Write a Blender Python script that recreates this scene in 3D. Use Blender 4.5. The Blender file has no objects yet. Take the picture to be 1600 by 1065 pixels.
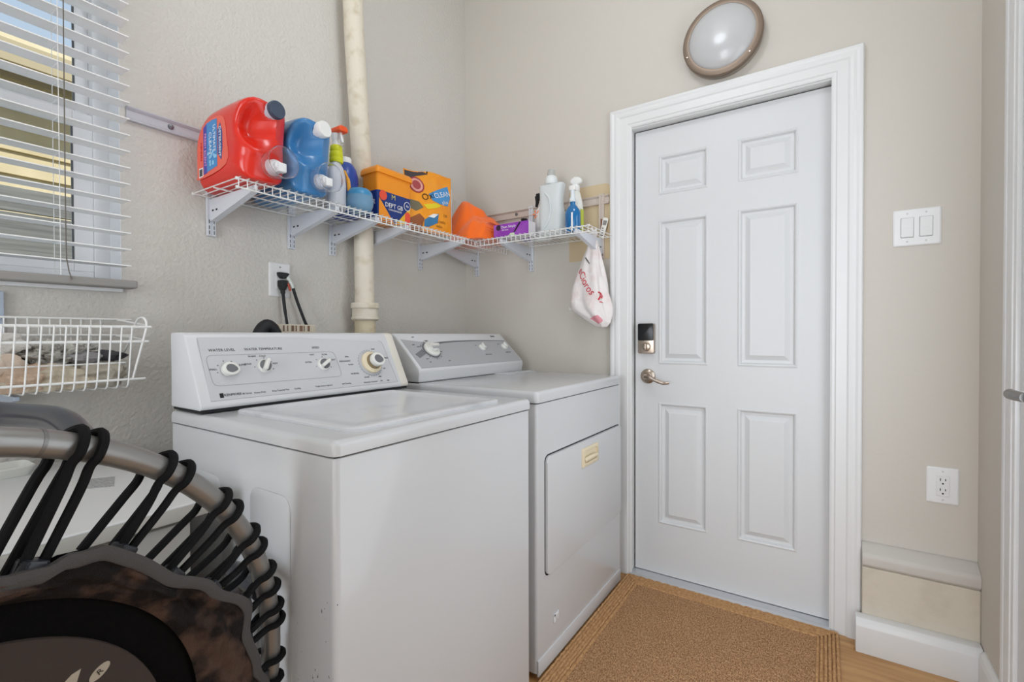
import bpy, bmesh, math, random
from mathutils import Vector, Matrix, noise
random.seed(7)
PI = math.pi
S = bpy.context.scene
COL = S.collection

# ------------------------------------------------------------------ camera
f_px, CAM = 739.972, Vector((-2.1379, -1.7286, 1.1112))
yaw, pitch, roll = 0.5843, -0.0118, -0.0028
fw = Vector((math.cos(yaw)*math.cos(pitch), math.sin(yaw)*math.cos(pitch), math.sin(pitch)))
rt = Vector((math.sin(yaw), -math.cos(yaw), 0)); up = rt.cross(fw)
r2 = rt*math.cos(roll)+up*math.sin(roll); u2 = up*math.cos(roll)-rt*math.sin(roll)
cd = bpy.data.cameras.new('camera'); cd.sensor_width = 36; cd.lens = f_px*36/1600
cd.clip_start = 0.02
co = bpy.data.objects.new('camera', cd); COL.objects.link(co)
M = Matrix((r2, u2, -fw)).transposed().to_4x4(); M.translation = CAM
co.matrix_world = M
S.camera = co

# ------------------------------------------------------------------ world, sun, lamps, exposure
S.view_settings.view_transform = 'Standard'; S.view_settings.look = 'None'
S.view_settings.exposure = 0.0; S.view_settings.gamma = 1.0
S.view_settings.use_curve_mapping = False
W = bpy.data.worlds.new('world'); S.world = W; W.use_nodes = True
wn = W.node_tree.nodes; wl = W.node_tree.links
bg = wn['Background']; bg.inputs['Strength'].default_value = 0.8
tc = wn.new('ShaderNodeTexCoord'); sx = wn.new('ShaderNodeSeparateXYZ'); cr = wn.new('ShaderNodeValToRGB')
wl.new(tc.outputs['Generated'], sx.inputs[0]); wl.new(sx.outputs['Z'], cr.inputs[0]); wl.new(cr.outputs[0], bg.inputs['Color'])
cr.color_ramp.elements[0].position = 0.0; cr.color_ramp.elements[0].color = (0.86, 0.94, 1.0, 1)
cr.color_ramp.elements[1].position = 0.9; cr.color_ramp.elements[1].color = (0.40, 0.64, 0.98, 1)
sd = bpy.data.lights.new('sun', 'SUN'); sd.energy = 3.0; sd.angle = 0.01; sd.color = (1, .96, .9)
so = bpy.data.objects.new('sun', sd); COL.objects.link(so)
so.rotation_euler = Vector((0.3, 0.8, -0.62)).to_track_quat('-Z', 'Y').to_euler(); so.location = (0, 0, 6)

def area(name, loc, aim, sx_, sy_, power, col):
    d = bpy.data.lights.new(name, 'AREA'); d.shape = 'RECTANGLE'; d.size = sx_; d.size_y = sy_
    d.energy = power; d.color = col
    o = bpy.data.objects.new(name, d); COL.objects.link(o); o.location = loc
    o.rotation_euler = (Vector(aim)-Vector(loc)).to_track_quat('-Z', 'Y').to_euler()
    return o
LC = (.86, .93, 1.0)
area('doorway_light', (-4.5, -1.25, 1.1), (0, -1.25, 1.1), 1.0, 2.0, 50, LC)
area('back_fill_light', (-.85, -2.12, 1.05), (-.75, 0, 1.0), .8, 2.0, 11, LC)  # added fill to brighten the back wall; no alcove here
area('low_fill_light', (-2.9, -2.13, 1.05), (-2.0, -1.3, 1.0), .9, 2.0, 9, LC)  # added low, broad fill for the lower surfaces; no known source
gl_ = bpy.data.lights.new('globe_lamp', 'POINT'); gl_.energy = 13; gl_.shadow_soft_size = .16; gl_.color = LC
go_ = bpy.data.objects.new('globe_lamp', gl_); COL.objects.link(go_); go_.location = (-1.15, -1.2, 2.72)

# ------------------------------------------------------------------ helpers
def lin(c):
    return tuple((v/255/12.92 if v/255 <= .04045 else ((v/255+.055)/1.055)**2.4) for v in c)
def mat(name, rgb, rough=.5, metal=0., bump=None, var=None, spec=None, trans=0., coat=0., ior=1.45, sheen=0., alpha=1.):
    m = bpy.data.materials.new(name); m.use_nodes = True
    n = m.node_tree.nodes; l = m.node_tree.links; b = n['Principled BSDF']
    c = lin(rgb)+(1,)
    b.inputs['Base Color'].default_value = c; b.inputs['Roughness'].default_value = rough
    b.inputs['Metallic'].default_value = metal; b.inputs['IOR'].default_value = ior
    if spec is not None: b.inputs['Specular IOR Level'].default_value = spec
    if trans: b.inputs['Transmission Weight'].default_value = trans
    if coat: b.inputs['Coat Weight'].default_value = coat; b.inputs['Coat Roughness'].default_value = .08
    if sheen: b.inputs['Sheen Weight'].default_value = sheen
    if alpha < 1: b.inputs['Alpha'].default_value = alpha
    t = n.new('ShaderNodeTexCoord')
    if bump:
        sc, dist = bump[0], bump[1]
        no = n.new('ShaderNodeTexNoise'); no.inputs['Scale'].default_value = sc; no.inputs['Detail'].default_value = bump[2] if len(bump) > 2 else 3
        bu = n.new('ShaderNodeBump'); bu.inputs['Distance'].default_value = dist; bu.inputs['Strength'].default_value = 1
        l.new(t.outputs['Object'], no.inputs['Vector']); l.new(no.outputs['Fac'], bu.inputs['Height']); l.new(bu.outputs[0], b.inputs['Normal'])
    if var:
        sc, rgb2, lo, hi = var[:4]
        mp = n.new('ShaderNodeMapping')
        if len(var) > 4: mp.inputs['Scale'].default_value = var[4]
        no = n.new('ShaderNodeTexNoise'); no.inputs['Scale'].default_value = sc; no.inputs['Detail'].default_value = 5
        ra = n.new('ShaderNodeValToRGB'); ra.color_ramp.elements[0].position = lo; ra.color_ramp.elements[1].position = hi
        ra.color_ramp.elements[0].color = c; ra.color_ramp.elements[1].color = lin(rgb2)+(1,)
        l.new(t.outputs['Object'], mp.inputs[0]); l.new(mp.outputs[0], no.inputs['Vector']); l.new(no.outputs['Fac'], ra.inputs[0]); l.new(ra.outputs[0], b.inputs['Base Color'])
    return m

def B(): return bmesh.new()
def box(bm, lo, hi, bev=0., seg=2):
    lo, hi = Vector(lo), Vector(hi)
    ret = bmesh.ops.create_cube(bm, size=1, matrix=Matrix.Translation((lo+hi)/2) @ Matrix.Diagonal((*(hi-lo), 1)))
    if bev > 0:
        vs = set(ret['verts']); es = [e for e in bm.edges if e.verts[0] in vs and e.verts[1] in vs]
        bmesh.ops.bevel(bm, geom=es, offset=bev, segments=seg, affect='EDGES', profile=.5)
    return bm
def frame(axis):
    a = Vector(axis).normalized(); h = Vector((0, 0, 1)) if abs(a.z) < .9 else Vector((1, 0, 0))
    u = h.cross(a).normalized(); v = a.cross(u); return u, v, a
def lathe(bm, org, axis, prof, n=24, sx=1., sy=1., U=None):
    """prof: list of (radius, height along axis); closed with caps when radius 0"""
    u, v, a = frame(axis); o = Vector(org)
    if U is not None: u = Vector(U).normalized(); v = Vector(axis).normalized().cross(u)
    rings = []
    for r, h in prof:
        if r < 1e-6: rings.append([bm.verts.new(o+a*h)])
        else: rings.append([bm.verts.new(o+a*h+u*(r*sx*math.cos(2*PI*i/n))+v*(r*sy*math.sin(2*PI*i/n))) for i in range(n)])
    for A, C in zip(rings, rings[1:]):
        for i in range(n):
            j = (i+1) % n
            if len(A) == 1 and len(C) == 1: continue
            if len(A) == 1: bm.faces.new((A[0], C[j], C[i]) if True else ())
            elif len(C) == 1: bm.faces.new((A[i], A[j], C[0]))
            else: bm.faces.new((A[i], A[j], C[j], C[i]))
    return bm
def tube(bm, pts, r, n=8, closed=False, cap=True):
    P = [Vector(p) for p in pts]; N = len(P)
    rr = r if isinstance(r, (list, tuple)) else [r]*N
    T = []
    for i in range(N):
        a = P[(i-1) % N] if (closed or i > 0) else P[0]; c = P[(i+1) % N] if (closed or i < N-1) else P[-1]
        T.append((c-a).normalized())
    u, v, _ = frame(T[0]); rings = []
    for i in range(N):
        if i > 0:
            q = T[i-1].rotation_difference(T[i]); u = q @ u
        u = (u - T[i]*u.dot(T[i])).normalized(); v = T[i].cross(u)
        rings.append([bm.verts.new(P[i]+rr[i]*(u*math.cos(2*PI*k/n)+v*math.sin(2*PI*k/n))) for k in range(n)])
    m = N if closed else N-1
    for i in range(m):
        A, C = rings[i], rings[(i+1) % N]
        s = 0
        if closed and i == N-1:
            s = min(range(n), key=lambda k: (A[0].co-C[k].co).length)
        for k in range(n):
            bm.faces.new((A[k], A[(k+1) % n], C[(k+1+s) % n], C[(k+s) % n]))
    if cap and not closed:
        bm.faces.new(rings[0][::-1]); bm.faces.new(rings[-1])
    return bm
def smooth_path(pts, k=6, closed=False):
    P = [Vector(p) for p in pts]; N = len(P); out = []
    m = N if closed else N-1
    for i in range(m):
        p0 = P[(i-1) % N] if (closed or i > 0) else P[0]*2-P[1]
        p1, p2 = P[i], P[(i+1) % N]
        p3 = P[(i+2) % N] if (closed or i+2 < N) else P[-1]*2-P[-2]
        for j in range(k):
            t = j/k
            out.append(.5*((2*p1)+(p2-p0)*t+(2*p0-5*p1+4*p2-p3)*t*t+(3*p1-p0-3*p2+p3)*t**3))
    if not closed: out.append(P[-1])
    return out
def prism(bm, poly, ext, bev=0., seg=2):
    """poly: 3-D points of a planar polygon, extruded by vector ext"""
    ext = Vector(ext); A = [bm.verts.new(Vector(p)) for p in poly]; C = [bm.verts.new(Vector(p)+ext) for p in poly]
    n = len(A); fs = [bm.faces.new(A[::-1]), bm.faces.new(C)]
    for i in range(n): fs.append(bm.faces.new((A[i], A[(i+1) % n], C[(i+1) % n], C[i])))
    if bev > 0:
        es = list({e for f in fs for e in f.edges})
        bmesh.ops.bevel(bm, geom=es, offset=bev, segments=seg, affect='EDGES', profile=.5)
    return bm
def rrect(w, h, r, n=5, cx=0., cy=0.):
    out = []
    for qx, qy, a0 in ((1, 1, 0), (-1, 1, 90), (-1, -1, 180), (1, -1, 270)):
        for i in range(n+1):
            a = math.radians(a0+90*i/n)
            out.append((cx+qx*(w/2-r)+r*math.cos(a), cy+qy*(h/2-r)+r*math.sin(a)))
    return out
def offset2(poly, d):
    """inset (d>0 shrinks) of a CCW 2-D polygon"""
    n = len(poly); out = []
    for i in range(n):
        p, a, c = Vector(poly[i]), Vector(poly[i-1]), Vector(poly[(i+1) % n])
        t = (c-a).normalized(); out.append((p.x-t.y*d, p.y+t.x*d))
    return out
def rin(w, h, r, n, cx, cy, ins):
    return rrect(w-2*ins, h-2*ins, max(.0015, r-ins), n, cx, cy)
def resample(poly, n):
    P = [Vector(p) for p in poly]; L = [0]
    for i in range(len(P)): L.append(L[-1]+(P[(i+1) % len(P)]-P[i]).length)
    out = []; j = 0
    for k in range(n):
        s = L[-1]*k/n
        while L[j+1] < s: j += 1
        t = (s-L[j])/(L[j+1]-L[j]); q = P[j].lerp(P[(j+1) % len(P)], t); out.append((q.x, q.y))
    return out
def rbox(bm, lo, hi, rv, rt=.003, rb=.002, seg=4):
    L = []
    for r, s_, z0 in ((rb, 0, lo[2]), (rt, 1, hi[2])):
        for i in range(seg+1):
            a = PI/2*i/seg
            if s_ == 0: L.append((r*(1-math.sin(a)), z0+r*(1-math.cos(a))))
            else: L.append((r*(1-math.cos(a)), z0-r*(1-math.sin(a))))
    base = rrect(hi[0]-lo[0], hi[1]-lo[1], rv, 5, (lo[0]+hi[0])/2, (lo[1]+hi[1])/2)
    R = [[bm.verts.new((x, y, z)) for x, y in offset2(base, ins)] for ins, z in L]
    for A, C in zip(R, R[1:]):
        for i in range(len(A)): bm.faces.new((A[i], A[(i+1) % len(A)], C[(i+1) % len(A)], C[i]))
    bm.faces.new(R[0][::-1]); bm.faces.new(R[-1]); return bm
def pillow(bm, outer, w, r, to3, hole=None, seg=5, n=0, step=.011):
    """rounded slab from a 2-D outline, thickness w centred on 0; to3(a,b,c)->Vector; optional hole"""
    from mathutils.geometry import delaunay_2d_cdt
    def per(p): return sum((Vector(p[k])-Vector(p[k-1])).length for k in range(len(p)))
    loops = [resample(outer, max(24, int(per(outer)/(step*.55))))]
    if hole: loops.append(resample(hole, max(16, int(per(hole)/(step*.55)))))
    def inside(p, L):
        c = False
        for k in range(len(L)):
            a, b = L[k-1], L[k]
            if (a[1] > p[1]) != (b[1] > p[1]) and p[0] < (b[0]-a[0])*(p[1]-a[1])/(b[1]-a[1])+a[0]: c = not c
        return c
    def dist(p):
        m = 1e9
        for L in loops:
            for k in range(len(L)):
                a, b = L[k-1], L[k]; dx, dy = b[0]-a[0], b[1]-a[1]
                t = max(0, min(1, ((p[0]-a[0])*dx+(p[1]-a[1])*dy)/(dx*dx+dy*dy+1e-12)))
                m = min(m, math.hypot(p[0]-a[0]-t*dx, p[1]-a[1]-t*dy))
        return m
    def ok(p): return inside(p, loops[0]) and not any(inside(p, L) for L in loops[1:])
    V2, E2 = [], []
    for L in loops:
        b = len(V2); V2 += L; E2 += [(b+k, b+(k+1) % len(L)) for k in range(len(L))]
    nb = len(V2); area0 = sum(loops[0][k-1][0]*loops[0][k][1]-loops[0][k][0]*loops[0][k-1][1] for k in range(len(loops[0])))
    ds = [r*(1-math.cos(PI/2*k/seg)) for k in range(1, seg+1)]
    for li, L in enumerate(loops):
        a_ = sum(L[k-1][0]*L[k][1]-L[k][0]*L[k-1][1] for k in range(len(L)))
        sg = 1 if a_ > 0 else -1
        if li: sg = -sg
        for q, d in enumerate(ds):
            O_ = offset2(L, sg*d)
            for k, p in enumerate(O_):
                if (q >= 2 and k % 2): continue
                if ok(p) and dist(p) > d*.93: V2.append(p)
    xs = [p[0] for p in loops[0]]; ys = [p[1] for p in loops[0]]; y = min(ys)
    while y < max(ys):
        x = min(xs)
        while x < max(xs):
            if ok((x, y)) and dist((x, y)) > r*1.12: V2.append((x, y))
            x += step
        y += step
    vo, eo, fo, ov, oe, of = delaunay_2d_cdt([Vector(p) for p in V2], E2, [], 0, 1e-6)
    F = [f for f in fo if ok(((vo[f[0]].x+vo[f[1]].x+vo[f[2]].x)/3, (vo[f[0]].y+vo[f[1]].y+vo[f[2]].y)/3))]
    hh = []
    for p in vo:
        d = dist((p.x, p.y)); hh.append(w/2-r+(math.sqrt(max(0, r*r-(r-d)**2)) if d < r else r))
    top = [bm.verts.new(to3(p.x, p.y, h)) for p, h in zip(vo, hh)]; bot = [bm.verts.new(to3(p.x, p.y, -h)) for p, h in zip(vo, hh)]
    cnt = {}
    for f in F:
        bm.faces.new([top[k] for k in f]); bm.faces.new([bot[k] for k in reversed(f)])
        for a, b in ((f[0], f[1]), (f[1], f[2]), (f[2], f[0])): cnt[(a, b)] = 1
    for a, b in cnt:
        if (b, a) not in cnt: bm.faces.new((top[b], top[a], bot[a], bot[b]))
    for v in [v for v in bm.verts if not v.link_faces]: bm.verts.remove(v)
    return bm
def lump(bm, c, rad, seed, amp=.25, fr=2.2, sub=4, flat=None, ridge=0.):
    ret = bmesh.ops.create_icosphere(bm, subdivisions=sub, radius=1)
    sv = Vector((seed*3.1, seed*1.7, seed*.9))
    for v in ret['verts']:
        d = v.co.copy(); k = noise.fractal(d*fr+sv, 1.2, 2., 2)
        if ridge: k += ridge*math.sin(9*noise.noise(d*fr*.9+sv*2)+d.x*4+d.z*3)
        p = d*(1+amp*k); v.co = Vector((c[0]+p.x*rad[0], c[1]+p.y*rad[1], c[2]+p.z*rad[2]))
        if flat is not None and v.co.z < flat: v.co.z = flat+(v.co.z-flat)*.03+.0005
    return bm

def obj(name, bm, m, parent=None, smooth=False, angle=40, label=None, kind=None):
    """one mesh object; geometry given in world space, moved into the parent's frame"""
    bmesh.ops.remove_doubles(bm, verts=bm.verts, dist=1e-6)
    bmesh.ops.recalc_face_normals(bm, faces=bm.faces)
    if parent is not None: bm.transform(worldmat(parent).inverted())
    me = bpy.data.meshes.new(name)
    if smooth:
        for fc in bm.faces: fc.smooth = True
        ca = math.radians(angle)
        for e in bm.edges:
            if len(e.link_faces) == 2 and e.calc_face_angle(0) > ca: e.smooth = False
    bm.to_mesh(me); bm.free()
    me.materials.append(m)
    o = bpy.data.objects.new(name, me); COL.objects.link(o)
    if parent is not None: o.parent = parent
    if label: o['label'] = label
    if kind: o['kind'] = kind
    return o
def worldmat(o):
    m = Matrix.Translation(o.location) @ o.rotation_euler.to_matrix().to_4x4()
    return worldmat(o.parent) @ m if o.parent else m
def tag(o, label, cat, group=None):
    o['label'] = label; o['category'] = cat
    if group: o['group'] = group
    return o
def thing(name, label, cat, loc=(0, 0, 0), rz=0., group=None):
    o = bpy.data.objects.new(name, None); COL.objects.link(o); o.empty_display_size = .05
    o.location = loc; o.rotation_euler = (0, 0, rz)
    return tag(o, label, cat, group)
def struct_root(name, loc=(0, 0, 0)):
    o = bpy.data.objects.new(name, None); COL.objects.link(o); o.location = loc; o['kind'] = 'structure'; return o
def struct(name, bm, m, smooth=False): return obj(name, bm, m, None, smooth, kind='structure')
def copy_tree(o, parent=None):
    c = o.copy(); COL.objects.link(c)
    if parent: c.parent = parent
    for ch in [x for x in bpy.data.objects if x.parent == o]: copy_tree(ch, c)
    return c
def text(s, O, U, V, size, m, name, parent, ext=.0004, align='CENTER', label=None, sxk=1.):
    """flat lettering: origin O, reading direction U, letter-up V"""
    cu = bpy.data.curves.new('t', 'FONT'); cu.body = s; cu.size = size; cu.extrude = ext; cu.align_x = align; cu.align_y = 'CENTER'
    cu.resolution_u = 2
    o = bpy.data.objects.new('t', cu); me = bpy.data.meshes.new_from_object(o)
    bpy.data.objects.remove(o); bpy.data.curves.remove(cu)
    bm = B(); bm.from_mesh(me); bpy.data.meshes.remove(me)
    U = Vector(U).normalized(); V = Vector(V).normalized(); N = U.cross(V)
    mt = Matrix((U*sxk, V, N)).transposed().to_4x4(); mt.translation = Vector(O)
    bm.transform(mt)
    return obj(name, bm, m, parent, label=label)
def plate(bm, poly2, O, U, V, th=.0006):
    """thin raised flat piece with outline poly2 in the (U,V) plane at O"""
    O, U, V = Vector(O), Vector(U).normalized(), Vector(V).normalized(); N = U.cross(V)
    prism(bm, [O+U*a+V*b for a, b in poly2], N*th); return bm

# ------------------------------------------------------------------ materials
wallA = mat('wall_paint_cool', (212, 208, 201), .75, bump=(85, .0036, 3))
wallB = mat('wall_paint_warm', (206, 200, 191), .7, bump=(60, .0006, 2))
tan = mat('old_tan_paint', (206, 186, 152), .7, bump=(60, .0006, 2))
ceilm = mat('ceiling_paint', (236, 234, 230), .8)
trimw = mat('trim_white', (226, 226, 226), .35)
doorw = mat('door_white', (216, 217, 218), .42)
white = mat('appliance_enamel', (205, 206, 208), .25, coat=.3)
whiteC = mat('console_plastic', (216, 217, 219), .35)
panelg = mat('console_face', (203, 204, 207), .38)
dryface = mat('dryer_face', (178, 179, 182), .4)
ivory = mat('yellowed_plastic', (228, 214, 184), .4)
seam = mat('dark_seam', (30, 30, 32), .8)
knobw = mat('knob_white', (232, 231, 226), .35)
knobg = mat('knob_grey', (112, 113, 117), .45)
ink = mat('ink', (60, 60, 64), .7)
inkb = mat('ink_black', (14, 14, 16), .6)
inkw = mat('ink_white', (240, 240, 240), .6)
wire = mat('white_wire', (236, 236, 234), .35)
bracket = mat('bracket_enamel', (216, 219, 226), .4)
slotd = mat('slot_dark', (60, 58, 56), .8)
railm = mat('rail_grey', (196, 196, 203), .38)
railb = mat('rail_beige', (203, 190, 180), .4)
pipem = mat('pipe_cream', (226, 217, 200), .6, bump=(50, .0015), var=(22, (203, 190, 164), .5, .75))
pipel = mat('pipe_stained', (219, 205, 176), .65, bump=(40, .002), var=(26, (182, 160, 120), .55, .8))
steel = mat('grey_tube', (146, 145, 143), .34, .6)
cord = mat('black_cord', (17, 17, 19), .8, bump=(400, .0006), spec=.25)
rub = mat('black_rubber', (26, 26, 29), .55)
foam = mat('leg_dark_grey', (60, 61, 66), .32, coat=.4)
nickel = mat('satin_nickel', (178, 165, 152), .28, 1.)
bronze = mat('bronze_trim', (134, 118, 104), .42, .6)
alum = mat('aluminium', (208, 210, 214), .35, .6, var=(30, (160, 165, 170), .5, .7, (.3, .05, 1)))
glassm = mat('window_glass', (250, 252, 252), .0, trans=1., ior=1.02)

# ------------------------------------------------------------------ room shell
XL, YF, ZC = -4.6, -2.15, 3.05
# back wall (with window opening)
WX0, WX1, WZ0, WZ1 = -2.62, -1.607, 1.262, 2.62
bm = B()
box(bm, (XL-.15, 0, 0), (WX0, .15, ZC)); box(bm, (WX1, 0, 0), (.16, .15, ZC))
box(bm, (WX0, 0, 0), (WX1, .15, WZ0)); box(bm, (WX0, 0, WZ1), (WX1, .15, ZC))
struct('wall_back', bm, wallA)
# door wall x = 0
DY0, DY1 = -.9785, -1.7495    # jamb faces (left, right)
bm = B()
box(bm, (0, DY0+.02, 0), (.16, .0, ZC)); box(bm, (0, YF-.15, 0), (.16, DY1-.02, ZC)); box(bm, (0, DY1-.02, 2.08), (.16, DY0+.02, ZC))
wr = struct('wall_right', bm, wallB)
bm = B()
def arch(y0, y1, z0, z1, r, n=6):
    p = [(y0, z0), (y1, z0)]
    p += [(y1-r+r*math.cos(a), z1-r+r*math.sin(a)) for a in [PI/2*i/n for i in range(n+1)]]
    p += [(y0+r+r*math.cos(a), z1-r+r*math.sin(a)) for a in [PI/2+PI/2*i/n for i in range(n+1)]]
    return p
prism(bm, [(-.0006, y, z) for y, z in arch(-.879, -.66, 1.475, 1.835, .03)], (.001, 0, 0))
obj('paint_patch', bm, tan, wr, label='unpainted tan patch left around the shelf end')
# front wall y = YF with closet door opening
bm = B(); box(bm, (XL-.15, YF-.15, 0), (.16, YF, ZC)); struct('wall_front', bm, wallB)
bm = B(); box(bm, (XL-.15, YF, 0), (XL, 0, ZC)); struct('wall_left', bm, wallB)
bm = B(); box(bm, (XL-.15, YF-.15, ZC), (.16, .15, ZC+.1)); struct('ceiling', bm, ceilm)
# floor of oak-look planks
fl = struct_root('floor')
bm = B(); box(bm, (XL-.15, YF-.15, -.15), (.16, .15, -.006)); obj('subfloor', bm, mat('subfloor', (120, 95, 70), .8), fl)
plk = []
for i, c in enumerate(((196, 150, 98), (188, 142, 92), (202, 158, 106))):
    plk.append(mat('oak_plank', c, .4, var=(3., (c[0]-26, c[1]-28, c[2]-26), .35, .7, (14, 1.2, 1))))
pw = .178; k = 0
for i in range(26):
    x1 = -.0-i*pw; y = 0.-random.random()*.5
    ys = [0.]
    while y > YF: 
        if y < -.1: ys.append(y)
        y -= 1.22
    ys.append(YF)
    for a, c in zip(ys, ys[1:]):
        bm = B(); box(bm, (x1-pw+.0006, c+.0006, -.006), (x1-.0006, a-.0006, 0), .0012, 1)
        obj('floor_plank', bm, plk[(k*7+i) % 3], fl); k += 1

# foundation ledge and baseboards on the door wall
lm = mat('ledge_grey_paint', (203, 198, 191), .6, bump=(40, .0012))
tr = struct_root('trim_1')
bm = B(); prism(bm, [(0, -1.842, .362), (-.012, -1.842, .358), (-.05, -1.842, .335), (-.056, -1.842, .322), (-.056, -1.842, .296), (-.042, -1.842, .283), (0, -1.842, .281)], (0, -.308, 0), .003, 2)
obj('ledge_cap', bm, lm, tr, smooth=True)
bm = B(); box(bm, (-.05, YF, 0), (0, -1.842, .285), .004)
obj('ledge_face', bm, mat('ledge_tan_plaster', (211, 202, 186), .7, bump=(25, .002), var=(9, (196, 186, 170), .45, .75)), tr)
def baseboard(name, a, c, z=.118, th=.02, inward=(-1, 0)):
    bm = B(); n = Vector((inward[0], inward[1], 0)); A = Vector((*a, 0)); C = Vector((*c, 0))
    prof = [(0, 0), (th, 0), (th, z-.028), (th-.004, z-.012), (th-.012, z), (0, z)]
    prism(bm, [A+n*t+Vector((0, 0, h)) for t, h in prof], C-A)
    return struct(name, bm, trimw)
bm = B()
prism(bm, [(-.05, -1.822, 0), (-.1, -1.822, 0), (-.1, -1.822, .094), (-.094, -1.822, .108), (-.084, -1.822, .117), (-.05, -1.822, .12)], (0, -.326, 0), .0025, 2)
struct('baseboard_right', bm, trimw, True)
baseboard('baseboard_front', (-.31, YF), (-.1, YF), .118, .016, (0, 1))
baseboard('baseboard_right_2', (0, -.10), (0, -.882), .1, .014)
baseboard('baseboard_back', (XL, 0), (0, 0), .1, .014, (0, -1))

# ------------------------------------------------------------------ entry door (door_1) with casing
d1 = struct_root('door_1', (.038, -1.36, 0))
XS, SY0, SY1, SZ0, SZ1 = .038, -.985, -1.7455, .017, 2.052
cols = [(-1.094, -1.305), (-1.423, -1.639)]
rows = [(.250, .803), (.980, 1.632), (1.748, 1.924)]
bm = B()
def sb(y0, y1, z0, z1): box(bm, (XS, y1, z0), (XS+.042, y0, z1))
sb(SY0, cols[0][0], SZ0, SZ1); sb(cols[0][1], cols[1][0], SZ0, SZ1); sb(cols[1][1], SY1, SZ0, SZ1)
for a, c in cols:
    zs = [SZ0]+[q for r_ in rows for q in r_]+[SZ1]
    for i in range(0, len(zs), 2): sb(a, c, zs[i], zs[i+1])
obj('slab', bm, doorw, d1)
for z0, z1 in rows:
    for y0, y1 in cols:
        bm = B(); rings = []
        for ins, dep in ((0, .0), (.0, -.0015), (.005, -.0035), (.010, -.001), (.015, .010), (.026, .011), (.030, .009), (.046, -.0005), (.052, -.0005)):
            rings.append([bm.verts.new((XS+dep, yy, zz)) for yy, zz in ((y0-ins, z0+ins), (y1+ins, z0+ins), (y1+ins, z1-ins), (y0-ins, z1-ins))])
        for A, C in zip(rings, rings[1:]):
            for i in range(4): bm.faces.new((A[i], A[(i+1) % 4], C[(i+1) % 4], C[i]))
        bm.faces.new(rings[-1])
        back = [bm.verts.new((XS+.02, yy, zz)) for yy, zz in ((y0, z0), (y1, z0), (y1, z1), (y0, z1))]
        for i in range(4): bm.faces.new((back[i], back[(i+1) % 4], rings[0][(i+1) % 4], rings[0][i]))
        bm.faces.new(back[::-1])
        obj('panel', bm, doorw, d1)
bm = B()
box(bm, (-.001, DY0, 0), (.16, DY0+.0195, 2.078)); box(bm, (-.001, DY1-.0195, 0), (.16, DY1, 2.078)); box(bm, (-.001, DY1, 2.058), (.16, DY0, 2.078))
obj('jamb', bm, trimw, d1)
bm = B(); box(bm, (.082, DY1, 0), (.15, DY0, 2.058)); obj('gap_backing', bm, seam, d1, label='dark backing standing for shade in the gap around the slab')  # dark sheet behind the slab, stands in for shade in the gap
bm = B(); box(bm, (.046, SY0+.0002, .02), (.08, DY0-.0002, 2.057)); box(bm, (.046, DY1+.0002, .02), (.08, SY1-.0002, 2.057)); box(bm, (.046, SY1, SZ1+.0002), (.08, SY0, 2.0578))
obj('gap_shade', bm, mat('gap_shade_black', (12, 12, 13), .9), d1, label='black strips standing for shade in the gap')  # shade of the door gap, built as black filler strips
# mitred casing
prof = [(0, 0), (0, .009), (.006, .012), (.014, .0125), (.018, .016), (.050, .017), (.056, .021), (.066, .0225), (.076, .021), (.084, .024), (.093, .023), (.097, .018), (.097, 0)]
IY0, IY1, IZ = -.9835, -1.7445, 2.0635
def casing(parent, pts, outs, x0=0., nx=-1):
    for (p, po), (q, qo) in zip(zip(pts, outs), list(zip(pts, outs))[1:]):
        bm = B(); A = []; C = []
        for o_, t in prof:
            A.append(bm.verts.new((x0+nx*t, p[0]+po[0]*o_, p[1]+po[1]*o_))); C.append(bm.verts.new((x0+nx*t, q[0]+qo[0]*o_, q[1]+qo[1]*o_)))
        n = len(A)
        for i in range(n): bm.faces.new((A[i], A[(i+1) % n], C[(i+1) % n], C[i]))
        bm.faces.new(A[::-1]); bm.faces.new(C)
        obj('casing', bm, trimw, parent)
casing(d1, [(IY0, 0), (IY0, IZ), (IY1, IZ), (IY1, 0)], [(1.06, 0), (1.06, .95), (-1, .95), (-1, 0)])
bm = B(); prism(bm, [(-.022, DY0-.001, 0), (-.022, DY0-.001, .005), (-.008, DY0-.001, .012), (.03, DY0-.001, .0145), (.15, DY0-.001, .0145), (.15, DY0-.001, 0)], (0, DY1-DY0+.002, 0))
obj('threshold', bm, alum, d1)
# keypad deadbolt
bm = B(); prism(bm, [(XS+.0, y, z) for y, z in rrect(.076, .139, .008, 4, -1.041, 1.0955)], (-.022, 0, 0), .003, 2)
db = obj('deadbolt', bm, nickel, d1, True, label='satin nickel deadbolt body with keypad cover')
bm = B(); prism(bm, [(XS-.021, y, z) for y, z in rrect(.073, .078, .006, 4, -1.041, 1.125)], (-.006, 0, 0), .002, 2)
obj('keypad', bm, mat('keypad_black', (20, 21, 24), .25), db, True)
bm = B(); lathe(bm, (XS-.02, -1.043, 1.058), (-1, 0, 0), [(0, 0), (.021, 0), (.0205, .005), (.014, .008), (0, .008)], 24); obj('turn_base', bm, nickel, db, True)
bm = B(); prism(bm, [(XS-.028, y, z) for y, z in rrect(.009, .032, .0044, 4, -1.043, 1.058)], (-.016, 0, 0), .002, 2); obj('thumb_turn', bm, nickel, db, True)
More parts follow.
